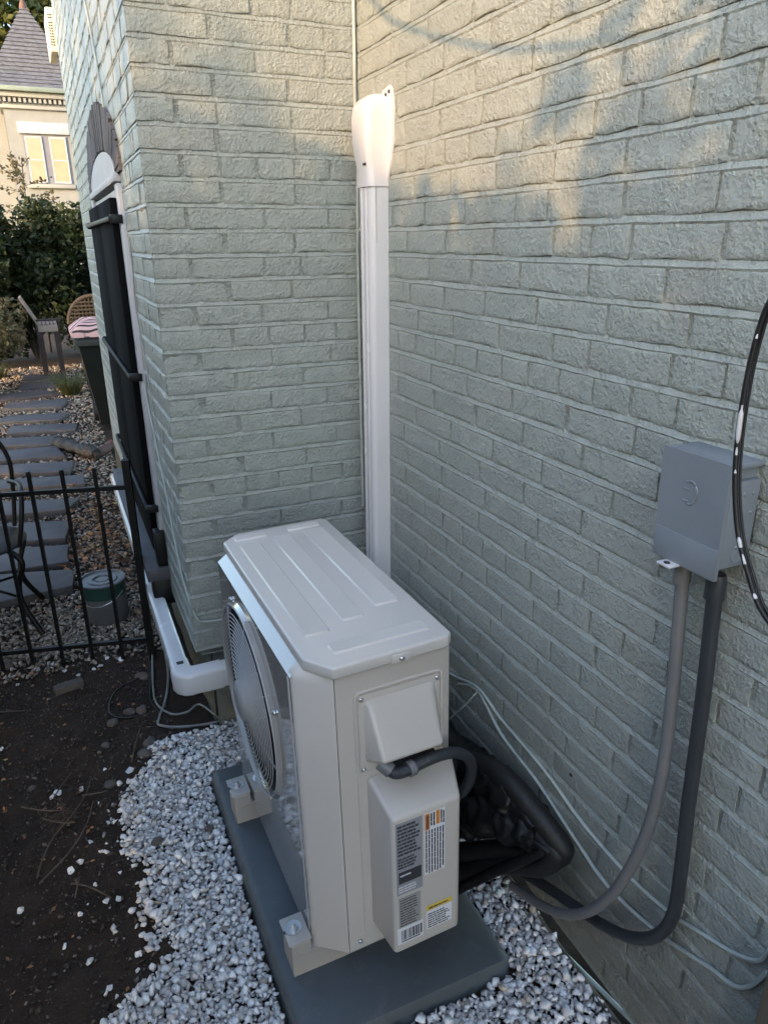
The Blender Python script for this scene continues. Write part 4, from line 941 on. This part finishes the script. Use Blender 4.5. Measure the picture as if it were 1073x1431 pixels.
for i, q in enumerate(SL):
    P = [gnd(x, y, .045) for x, y in q]
    if q[0][0] < 0:                                        # the frame cuts these: they reach on to the left
        for k in (0, 3): P[k] = P[k]+(P[k]-P[1 if k == 0 else 2]).normalized()*.18
    c = sum(P, Vector())/4; poly_ = []
    for k in range(4):
        a, b_ = P[k], P[(k+1) % 4]
        for t in np.linspace(0, 1, 7)[:-1]:
            p = a.lerp(b_, t); poly_.append((p.x-c.x+.010*noise.noise(p*9), p.y-c.y+.010*noise.noise(p*9+Vector((7, 0, 0)))))
    m = MB(); m.prism(poly_[::-1], -.02, .045+.003*random.random(), .005, 2)
    o = m.build('stepping_stone', M_SLATE, None, 40, (c.x, c.y, 0)); tag(o, f'{ordn[i]} slate slab of the stepping stone path', 'stepping stone', 'slate slabs of the garden path')

# ------------------------------------------------------------------ paint can, iron chair
pc = gnd(152, 868); R_ = .098
can = thing('paint_can', 'grey and green paint can with a lid on the gravel behind the fence', 'paint can', (pc.x, pc.y+.03, 0.01))
cx, cy = pc.x, pc.y+.03
M_CANG = mat('green_can_label', (0.014, 0.045, 0.038), .35, .2, 10); M_CANM = mat('dull_grey_can', (0.13, 0.132, 0.135), .42, .15, 12, metallic=.3, dirt=((.1, .09, .08), .4))
b = MB(); b.lathe([(R_-.002, 0), (R_, .004), (R_, .125)], 40, (cx, cy, .012)); b.build('can_body', M_CANM, can, 40)
b = MB(); b.lathe([(R_+.001, 0), (R_+.001, .062)], 40, (cx, cy, .137), caps=False); b.build('green_band', M_CANG, can, 40)
b = MB(); b.lathe([(R_+.001, 0), (R_+.006, .003), (R_+.006, .010), (R_-.004, .012), (R_-.008, .004), (R_-.03, .004), (R_-.034, .009), (.042, .009), (.038, .001), (.03, .001), (.026, .006), (.001, .006)], 40, (cx, cy, .199)); b.build('can_lid', M_CANM, can, 40)
b = MB(); b.tube([(cx+(R_+.004)*math.cos(t), cy+(R_+.004)*math.sin(t), .16-.05*math.sin((t-2.6)/3.0*PI_)) for t in np.linspace(2.6, 5.6, 14)], .0018, 6, 2); b.build('wire_handle', M_STEEL, can)

ch = thing('iron_chair', 'black wrought iron garden chair behind the fence at left', 'chair', (-1.33, 1.17, 0))
def crod(name, pts, r=.0125, n=8): b = MB(); b.tube(pts, r, n, 6); return b.build(name, M_IRON, ch, 60)
seat_c = Vector((-1.36, 1.22, .43)); 
b = MB(); b.lathe([(.205, 0), (.215, .008), (.205, .016)], 36, seat_c-Vector((0, 0, .016))); b.build('seat', M_IRON, ch, 40)
for dx, dy in ((.15, -.13), (.15, .14), (-.15, -.13), (-.15, .14)):
    a = seat_c+Vector((dx*.9, dy*.9, -.016)); crod('leg', [a, a+Vector((dx*.35, dy*.35, -.05)), a+Vector((dx*.15, dy*.15, -.16)), a+Vector((dx*.15, dy*.15, -.26)), a+Vector((dx*.55, dy*.55, -.40))])
for sgn in (-1, 1):
    crod('back_post', [seat_c+Vector((sgn*.16, .17, -.01)), seat_c+Vector((sgn*.18, .2, .15)), seat_c+Vector((sgn*.185, .22, .3)), seat_c+Vector((sgn*.13, .235, .41)), seat_c+Vector((0, .24, .44))], .010)
crod('back_scroll', [seat_c+Vector((-.09, .175, .0)), seat_c+Vector((-.05, .2, .15)), seat_c+Vector((0, .21, .25)), seat_c+Vector((.05, .2, .15)), seat_c+Vector((.09, .175, .0))], .007)
for sgn in (1,):
    crod('arm', [seat_c+Vector((.17, .2, .2)), seat_c+Vector((.215, .1, .21)), seat_c+Vector((.225, -.03, .2)), seat_c+Vector((.215, -.1, .12)), seat_c+Vector((.185, -.12, -.01))], .011)
crod('stretcher', [seat_c+Vector((.14, -.12, -.24)), seat_c+Vector((0, 0, -.22)), seat_c+Vector((-.14, .12, -.24))], .007)
crod('stretcher', [seat_c+Vector((.14, .12, -.24)), seat_c+Vector((0, 0, -.22)), seat_c+Vector((-.14, -.12, -.24))], .007)

# ------------------------------------------------------------------ garden furniture, bin, log
bn = thing('wheeled_bin', 'dark green wheeled bin standing at the far corner of the wing', 'bin', (-.50, 5.25, 0))
def fr(x0, x1, y0, y1, z): return [(x0, y0, z), (x1, y0, z), (x1, y1, z), (x0, y1, z)]
b = MB(); b.loft([fr(-.60, -.18, 5.0, 5.45, .05), fr(-.70, -.10, 4.9, 5.5, .80)]); b.build('bin_body', M_BIN, bn)
b = MB(); b.loft([fr(-.725, -.08, 4.87, 5.53, .80), fr(-.725, -.08, 4.87, 5.53, .835), fr(-.68, -.12, 4.92, 5.48, .868)]); b.build('bin_lid', M_BINLID, bn)
b = MB(); b.lathe([(.1, -.02), (.1, .02)], 20, (-.62, 5.40, .1), (1, 0, 0)); b.build('wheel', M_BLACK, bn)
b = MB(); b.box(-.712, -.70, 4.92, 4.96, .60, .64, .004); b.build('bin_sticker', M_WHITEPL, bn)
def make_stripes():
    n = NT('pink_striped_cloth'); sx = n.n.new('ShaderNodeTexWave'); sx.inputs['Scale'].default_value = 6.5; sx.inputs['Distortion'].default_value = 1.2; sx.bands_direction = 'Y'
    n.L(n.coord(), sx.inputs['Vector']); n.col(n.ramp(sx.outputs['Color'], [(.30, (.03, .02, .022)), (.36, (.55, .36, .36))])); n.set(Roughness=.8); return n.m
b = MB(); gx_, gy_ = np.linspace(-.33, .33, 26), np.linspace(-.3, .3, 26); V = []
for lay in (0, 1):
    for y in gy_:
        for x in gx_:
            e = 1-max(abs(x)/.33, abs(y)/.3)**4
            V.append((x, y, (.04+.085*e+.035*noise.noise(Vector((x*7, y*9, 1)))+.10*(x+.33)*.5) if lay == 0 else .0+.1*(x+.33)*.0))
n = 26; F = []
for lay in (0, 1):
    for j in range(n-1):
        for i in range(n-1): F.append(tuple(lay*n*n+k for k in ((j*n+i, j*n+i+1, (j+1)*n+i+1, (j+1)*n+i) if lay == 0 else (j*n+i, (j+1)*n+i, (j+1)*n+i+1, j*n+i+1))))
per = [(0, i) for i in range(n)]+[(j, n-1) for j in range(1, n)]+[(n-1, i) for i in range(n-2, -1, -1)]+[(j, 0) for j in range(n-2, 0, -1)]
for k in range(len(per)):
    a, c = per[k], per[(k+1) % len(per)]; F.append((a[0]*n+a[1], n*n+a[0]*n+a[1], n*n+c[0]*n+c[1], c[0]*n+c[1]))
b.add(V, F); o = b.build('striped_cushion', make_stripes(), None, 60, (-.42, 5.2, .87)); tag(o, 'pink and black striped cushion lying on the bin lid', 'cushion')
lg = MB(); lp_ = [gnd(x, y, .06) for x, y in ((80, 618), (100, 624), (120, 630), (135, 634))]
lg.tube(lp_, .055, 10, 5, wob=.5); tag(lg.build('dark_log', mat('charred_log', (0.010, 0.0085, 0.008), .6, .4, 15, bump=.8, bscale=30, bdist=.02), None, 60), 'dark rotten log lying across the pebbles by the wing', 'log')
lg = MB(); lg.tube([gnd(x, y, .05) for x, y in ((128, 636), (140, 632), (156, 622))], .04, 9, 5, wob=.5); tag(lg.build('wood_chunk', mat('red_brown_wood', (0.07, 0.03, 0.022), .7, .4, 15, bump=.8, bscale=30, bdist=.02), None, 60), 'reddish wood chunk at the right end of the dark log', 'log')

M_TEAK = mat('grey_pink_teak', (0.30, 0.24, 0.21), .7, .2, 12, bump=.3, bscale=30, bdist=.004, stretch=(1, .15, 1))
M_DKTEAK = mat('dark_brown_wood', (0.035, 0.022, 0.02), .7, .3, 12)
DC = thing('slatted_garden_chair', 'low wooden slatted garden chair leaning back before the hedge', 'chair', (-1.0, 8.4, 0))
for i in range(5):
    y = 8.22+i*.085; b = MB(); b.loft([[(-1.02, y, .62), (-1.02, y+.075, .62), (-1.0, y+.075, .63), (-1.0, y, .63)], [(-1.22, y, 1.02), (-1.22, y+.075, 1.02), (-1.195, y+.075, 1.03), (-1.195, y, 1.03)]]); b.build('back_slat', M_TEAK, DC)
for i in range(5):
    x = -1.04+i*.045; b = MB(); b.box(x, x+.038, 8.2, 8.66, .68, .70, .003); b.build('seat_slat', M_SLATE if False else M_TEAK, DC)
for x, y in ((-.84, 8.22), (-.84, 8.62), (-1.04, 8.22), (-1.04, 8.62)):
    b = MB(); b.loft([fr(x-.03, x+.03, y-.02, y+.02, .0), fr(x-.035, x+.035, y-.02, y+.02, .68)]); b.build('leg', M_DKTEAK, DC)
b = MB(); b.box(-1.05, -.82, 8.19, 8.22, .60, .68, .004); b.build('apron', M_TEAK, DC)
b = MB(); b.box(-1.06, -.76, 8.17, 8.24, .735, .76, .005); b.build('armrest', M_DKTEAK, DC)
WK = thing('wicker_chair', 'round backed brown wicker chair behind the bin', 'chair', (-.32, 8.7, 0))
M_WICK = mat('brown_wicker', (0.12, 0.075, 0.04), .7, .3, 40, bump=.9, bscale=90, bdist=.01); 
b = MB(); b.tube([(-.32+.34*math.cos(t), 8.9, .62+.36*math.sin(t)) for t in np.linspace(0, PI_, 14)], .028, 8, 3); b.build('back_rim', M_WICK, WK, 60)
for i in range(13):
    x = -.62+i*.05; h_ = math.sqrt(max(.0, 1-((x+.32)/.34)**2))*.36; b = MB(); b.box(x-.012, x+.012, 8.89, 8.915, .42, .62+h_, .003); b.build('back_strand', M_WICK, WK)
for i in range(9):
    z = .5+i*.05; hw = .33*math.sqrt(max(0, 1-(max(0, z-.62)/.36)**2)); b = MB(); b.box(-.32-hw, -.32+hw, 8.876, 8.889, z-.012, z+.012, .003); b.build('back_weave', M_WICK, WK)
b = MB(); b.lathe([(.32, 0), (.34, .02), (.33, .06)], 28, (-.32, 8.62, .38)); b.build('seat', M_WICK, WK, 40)
for dx, dy in ((-.22, -.2), (.22, -.2), (-.22, .22), (.22, .22)):
    b = MB(); b.tube([(-.32+dx, 8.62+dy, .40), (-.32+dx*1.1, 8.62+dy*1.1, 0)], .02, 8, 1); b.build('leg', M_WICK, WK, 60)

# ------------------------------------------------------------------ vegetation
def shrub(name, c, rx, ry, h_, n, size, m_, label, group=None, lumps=9, z0=.05, seed=0):
    t = thing(name, label, 'shrub', (c[0], c[1], 0), group); rr = random.Random(seed)
    L_ = [(c[0]+rr.uniform(-.75, .75)*rx, c[1]+rr.uniform(-.75, .75)*ry, z0+h_*rr.uniform(.1, .92), rr.uniform(.28, .5)) for _ in range(lumps)]
    def gen():
        while True:
            l = rr.choice(L_); d = Vector((rr.gauss(0, 1), rr.gauss(0, 1), rr.gauss(0, 1))).normalized()*(rr.random()**.35)
            p = (l[0]+d.x*l[3]*rx*1.1, l[1]+d.y*l[3]*ry*1.1, l[2]+d.z*l[3]*h_*.6)
            if z0 < p[2] < h_+.12*h_: return p
    leaf_pts('foliage', gen, n, m_, size, parent=t)
    b = MB()
    for k in range(5):
        a = rr.uniform(0, 6.28); b.tube([(c[0], c[1], -.02), (c[0]+.2*rx*math.cos(a), c[1]+.2*ry*math.sin(a), h_*.3), (c[0]+.5*rx*math.cos(a), c[1]+.5*ry*math.sin(a), h_*.75)], [.03, .022, .012], 6, 4)
    b.build('stem', M_BARK, t, 60); return t
shrub('hedge_bush', (-1.15, 10.3), .85, .6, 2.1, 17000, .045, M_LEAF, 'tall dark hedge bush behind the slatted chair', lumps=30, seed=1)
shrub('hedge_bush', (-2.2, 9.6), .8, .6, 2.05, 14000, .045, M_LEAF, 'dark hedge bush at the left frame edge', lumps=26, seed=2)
shrub('hedge_bush', (-.05, 10.6), .8, .6, 2.0, 9000, .045, M_LEAF, 'dark hedge bush behind the wicker chair', lumps=13, seed=3)
shrub('low_shrub', (-1.72, 7.9), .52, .5, .95, 4500, .032, M_LEAF3, 'low green shrub beside the path at left', lumps=12, seed=4)
shrub('low_shrub', (-1.95, 7.1), .35, .4, .55, 2200, .03, M_LEAF, 'small dark shrub in front of the low green shrub', lumps=8, seed=5)
sp = thing('sapling', 'thin sapling with sparse reddish leaves rising above the hedge', 'sapling', (-.95, 10.9, 0))
b = MB(); b.tube([(-.95, 10.9, 0), (-.93, 10.9, 1.2), (-.96, 10.9, 2.0), (-.92, 10.9, 2.85)], [.018, .014, .008], 6, 5)
tips = []
for k in range(26):
    z = random.uniform(1.7, 2.75); a = random.uniform(0, 6.28); L_ = .55*(2.95-z)/1.2+.1; e = Vector((-.94+math.cos(a)*L_, 10.9+math.sin(a)*L_*.7, z+.22*random.random())); tips.append((Vector((-.94, 10.9, z)), e)); b.tube([(-.94, 10.9, z), e], .005, 4, 1)
b.build('trunk', M_BARK, sp, 60)
def gs():
    a, e = random.choice(tips); p = a.lerp(e, random.uniform(.35, 1.05)); return (p.x+random.gauss(0, .03), p.y+random.gauss(0, .03), p.z+random.gauss(0, .03))
leaf_pts('crown', gs, 700, M_LEAF3, .032, parent=sp)
def tuft(name, c, n, L_, m_, label, seed):
    rr = random.Random(seed); V, F = [], []
    for i in range(n):
        a = rr.uniform(0, 6.28); r0 = rr.uniform(0, .08); l = L_*rr.uniform(.6, 1.15); out = rr.uniform(.35, 1.0)*l; w = rr.uniform(.004, .008); d = Vector((math.cos(a), math.sin(a), 0)); s = Vector((-d.y, d.x, 0)); base = Vector((c[0], c[1], 0))+d*r0; k0 = len(V)
        for t in (0, .35, .7, 1):
            p = base+d*out*t+Vector((0, 0, l*(1.5*t-1.05*t*t))); ww = w*(1-.8*t); V += [p-s*ww, p+s*ww]
        for k in range(3): F.append((k0+2*k, k0+2*k+1, k0+2*k+3, k0+2*k+2))
    m = MB().add(V, F); return tag(m.build(name, m_, None, 0), label, 'plant')
tuft('strappy_plant', (-.80, 6.9), 260, .42, M_GRASS, 'clump of arching strappy leaves beside the bin', 1)
tuft('strappy_plant', (-1.62, 8.6), 120, .3, M_GRASS, 'small tuft of strappy leaves under the low shrub', 2)

def tree(name, base, h_, crown_c, crown_r, nl, size, m_, label, lobes=14, seed=0, trunk_r=.18, group=None):
    rr = random.Random(seed); t = thing(name, label, 'tree', base, group); b = MB(); B = Vector(base)
    cc = Vector(crown_c); cr = Vector(crown_r)
    top = cc+Vector((0, 0, cr.z*.3))
    b.tube([B-Vector((0, 0, .1)), B.lerp(top, .35)+Vector((rr.uniform(-.1, .1), 0, 0)), B.lerp(top, .7)+Vector((rr.uniform(-.2, .2), 0, 0)), top], [trunk_r, trunk_r*.75, trunk_r*.45, trunk_r*.25], 9, 6)
    L_ = []
    for k in range(lobes):
        d = Vector((rr.gauss(0, 1), rr.gauss(0, 1), rr.gauss(0, 1))).normalized()*rr.uniform(.35, .95)
        c = cc+Vector((d.x*cr.x, d.y*cr.y, d.z*cr.z)); L_.append((c, rr.uniform(.22, .42)))
        b.tube([B.lerp(top, rr.uniform(.45, .85)), B.lerp(top, .8).lerp(c, .55)+Vector((0, 0, .1)), c], [trunk_r*.25, trunk_r*.15, trunk_r*.07], 6, 4)
    b.build('trunk', M_BARK, t, 60)
    def gen():
        l = rr.choice(L_); d = Vector((rr.gauss(0, 1), rr.gauss(0, 1), rr.gauss(0, 1))).normalized()*(rr.random()**.4)*l[1]
        return (l[0].x+d.x*cr.x*1.2, l[0].y+d.y*cr.y*1.2, l[0].z+d.z*cr.z*1.2)
    leaf_pts('crown', gen, nl, m_, size, parent=t); return t
tree('background_tree', (-3.2, 33, 0), 14, (-2.2, 33, 10.5), (3.6, 2.5, 3.6), 7000, .16, M_LEAF2, 'yellow green tree left of the tower roof', seed=11, lobes=18)
tree('background_tree', (2.4, 34, 0), 14, (2.0, 34, 9.6), (3.4, 2.5, 4.2), 8000, .16, M_LEAF2, 'tall green tree right of the tower roof', seed=12, lobes=20)

# ------------------------------------------------------------------ house with tower
TY = 25.0
tw = thing('tower_house', 'cream house with a slate pyramid tower roof beyond the hedge', 'house', (-.2, TY, 0))
ax, az = at(32, 8, 1, TY+1.5).x, at(32, 8, 1, TY+1.5).z
eR, eZ = at(93, 132, 1, TY-.25), at(60, 130, 1, TY-.25).z
hw = 1.15; tcx = ax
b = MB(); b.box(tcx-hw+.12, tcx+hw-.12, TY, TY+2.9, 0, eZ-.1, .0); b.box(tcx-5, tcx-hw+.1, TY+1.2, TY+5, 0, eZ+.2); tww = b.build('wall', M_CREAM, tw)
b = MB(); N_ = 20
for k in range(N_):                                        # courses of slates, each overlapping the one below
    f0, f1 = k/N_, (k+1)/N_
    def rg(f, up): 
        a = (hw+.22)*(1-f)+.03+(.035 if up else 0); flare = .22*max(0, .18-f)/.18; a += flare
        z = eZ+.18+(az-eZ-.18)*f; c = (tcx, TY+1.45); return [(c[0]-a, c[1]-a, z), (c[0]+a, c[1]-a, z), (c[0]+a, c[1]+a, z), (c[0]-a, c[1]+a, z)]
    b.loft([rg(f0, True), rg(f1, False)], caps=True)
def make_slate_roof():
    n = NT('slate_roof'); br = n.n.new('ShaderNodeTexBrick'); br.inputs['Scale'].default_value = 5.5; br.inputs['Mortar Size'].default_value = .012; br.inputs['Color1'].default_value = (.065, .070, .082, 1); br.inputs['Color2'].default_value = (.15, .158, .175, 1); br.inputs['Mortar'].default_value = (.05, .045, .05, 1)
    mp = n.n.new('ShaderNodeMapping'); mp.inputs['Rotation'].default_value = (math.radians(90), 0, 0); n.L(n.coord(), mp.inputs['Vector']); n.L(mp.outputs['Vector'], br.inputs['Vector'])
    n.col(n.mix(n.math('MULTIPLY', n.noise(4, 6, .7), .7), br.outputs['Color'], (.10, .10, .112))); n.set(Roughness=.7); return n.m
rf = b.build('roof', make_slate_roof(), tw, 20)
b = MB(); b.lathe([(.13, 0), (.11, .12), (.05, .3), (.02, .5)], 10, (tcx, TY+1.45, az-.12)); b.build('finial', mat('terracotta_finial', (.11, .06, .045), .7), rf)
b = MB(); b.box(tcx-hw-.34, tcx+hw+.34, TY-.34, TY+3.2, eZ+.02, eZ+.16, .03); b.build('gutter', M_COPPER, tw)
b = MB(); b.box(tcx-hw-.20, tcx+hw+.20, TY-.20, TY+3.1, eZ-.12, eZ+.018, .02); b.box(tcx-hw+.02, tcx+hw-.02, TY-.09, TY+3, eZ-.42, eZ-.32, .02); b.build('cornice', M_CREAM2, tw)
for i in range(17):
    x = tcx-hw+.02+i*.14; b = MB(); b.box(x, x+.075, TY-.13, TY, eZ-.25, eZ-.13); b.build('dentil', M_CREAM2, tw)
wl, wr_, wt, wb_ = at(31, 189, 1, TY).x, at(93, 189, 1, TY).x, at(60, 189, 1, TY).z, at(60, 257, 1, TY).z
M_LITPANE = NT('lit_window'); M_LITPANE.b.inputs['Emission Color'].default_value = (1, .66, .36, 1); M_LITPANE.b.inputs['Emission Strength'].default_value = .17
M_LITPANE.col(M_LITPANE.ramp(M_LITPANE.noise(3), [(.3, (.05, .035, .025)), (.7, (.12, .085, .055))])); M_LITPANE.set(Roughness=.15); M_LITPANE = M_LITPANE.m
b = MB(); b.box(wl-.1, wr_+.1, TY-.10, TY+.02, wt+.03, wt+.36, .04); b.build('lintel', M_STONE, tw)
b = MB(); b.box(wl-.06, wr_+.06, TY-.12, TY+.02, wb_-.12, wb_, .02); b.build('window_sill', M_CREAM2, tw)
M_MULL = mat('grey_mullion', (.16, .16, .18), .6)
b = MB(); b.box(wl, wr_, TY-.02, TY+.01, wb_, wt); b.build('window_frame', M_MULL, tw)
half = (wr_-wl)/2
for k in range(2):
    xa, xb = wl+k*half+.05+(.05 if k else 0), wl+(k+1)*half-.05-(0 if k else .05)
    b = MB()
    b.box(xa, xa+.04, TY-.055, TY-.021, wb_+.03, wt-.03); b.box(xb-.04, xb, TY-.055, TY-.021, wb_+.03, wt-.03); b.box(xa+.041, xb-.041, TY-.05, TY-.021, wt-.08, wt-.03); b.box(xa+.041, xb-.041, TY-.05, TY-.021, wb_+.03, wb_+.08); b.box(xa+.041, xb-.041, TY-.048, TY-.021, (wb_+wt)/2-.018, (wb_+wt)/2+.018)
    sh = b.build('sash', M_WHITEWOOD, tw)
    for za_, zb2 in ((wb_+.081, (wb_+wt)/2-.019), ((wb_+wt)/2+.019, wt-.081)):
        b = MB(); b.box(xa+.042, xb-.042, TY-.034, TY-.0215, za_, zb2); b.build('pane', M_LITPANE, sh)

# wall unit on the rear wing
uy = 8.7; ua, ub_ = at(62, 8, 1, uy), at(80, 72, 1, uy); 
wu = thing('wall_unit', 'cream louvred air conditioner hung high on the far rear wall', 'air conditioner', (ua.x, uy, ub_.z))
M_CRU = mat('cream_enamel', (.62, .56, .45), .45, .06)
b = MB(); b.box(ua.x, ub_.x+.02, uy, uy+.7, ub_.z, ua.z, .015); b.build('unit_case', M_CRU, wu)
wdt = ub_.x-ua.x; hh = ua.z-ub_.z
for i in range(11):
    z = ub_.z+hh*(.14+.062*i+(.05 if i > 8 else 0))
    for j in range(2):
        xa = ua.x+wdt*(.2+.38*j); b = MB(); b.box(xa, xa+wdt*.28, uy-.004, uy+.004, z, z+hh*.032); b.build('louvre_slot', M_DARKIN, wu)
b = MB(); b.box(ub_.x+.021, ub_.x+.13, uy+.05, uy+.3, ub_.z+hh*.75, ub_.z+hh*.84); b.box(ub_.x+.021, ub_.x+.11, uy+.05, uy+.3, ub_.z-.02, ub_.z+hh*.08); b.build('wall_bracket', M_BROWNWOOD, wu)

# ------------------------------------------------------------------ shade from garden trees and an added hedge (left of the frame)
def sunpt(P, dist): return Vector(P)+SUN_DIR*dist
for i, (y, h_, nl) in enumerate(((-8.6, 4.5, 9000), (-6.6, 4.4, 8500), (-4.7, 4.25, 10500), (-2.7, 4.35, 11000), (-.6, 4.5, 6500), (1.7, 4.6, 5000), (4.2, 5.0, 4500))):
    tree('garden_tree', (-6.2+.25*math.sin(i*2.1), y, 0), h_, (-6.2+.25*math.sin(i*2.1), y, h_*.5+.1), (1.0, 1.35, h_*.46), nl, .085, M_LEAF2,
         f"{['first', 'second', 'third', 'fourth', 'fifth', 'sixth', 'seventh'][i]} leafy tree of the screen left of the photo, shading the walls", lobes=30, seed=50+i, trunk_r=.09, group='screen of garden trees outside the frame')

for i, (y, x) in enumerate(((-4.2, -2.5), (-3.0, -2.45), (-1.8, -2.5), (-.6, -2.45), (.6, -2.5))):  # unseen hedge, added to keep low sky light off the lower walls
    shrub('added_shade_bush', (x, y), .40, .85, 2.5+.15*math.sin(i*1.7), (6500, 3800, 7500, 9000, 8000)[i], .062, M_LEAF, f"{['first', 'second', 'third', 'fourth', 'fifth', 'sixth', 'seventh'][i]} dark bush of the unseen hedge added to darken the lower walls", group='unseen hedge added for shade', lumps=24, seed=70+i)

oc = [at(x, y, 0, 0.0)+SUN_DIR*1.5 for x, y in ((480, -10), (545, 27), (600, 48), (680, 66), (740, 68), (810, 60), (870, 55), (930, 46), (1010, 28), (1073, 16))]
oc = [oc[0]+Vector((.2, 1.6, .25)), *oc, oc[-1]+Vector((-.1, -1.6, .5))]
cable('overhead_cable', oc, .007, M_CAB_BLACK, 'overhead black cable above the camera, casting the thin line of shadow')

b = MB(); q = hz(798, 1083, 0); b.lathe([(.0045, 0), (.0045, .004)], 10, q+Vector((.002, 0, 0)), (-1, 0, 0)); b.build('anchor_hole', M_DARKIN, house)

def gsoil():
    while True:
        x, y = random.uniform(-1.6, -.6), random.uniform(-1.2, .8)
        if x < edge_x(min(y, .05))+.10: return (x, y, gz(x, y)+.010+(.02 if x > edge_x(min(y, .05)) and y < .05 else 0))
lt = leaf_pts('soil_litter', gsoil, 260, M_LEAF_LIT, .0075, flat=True); kind(lt, 'stuff'); tag(lt, 'small brown leaf scraps strewn over the soil', 'leaves')
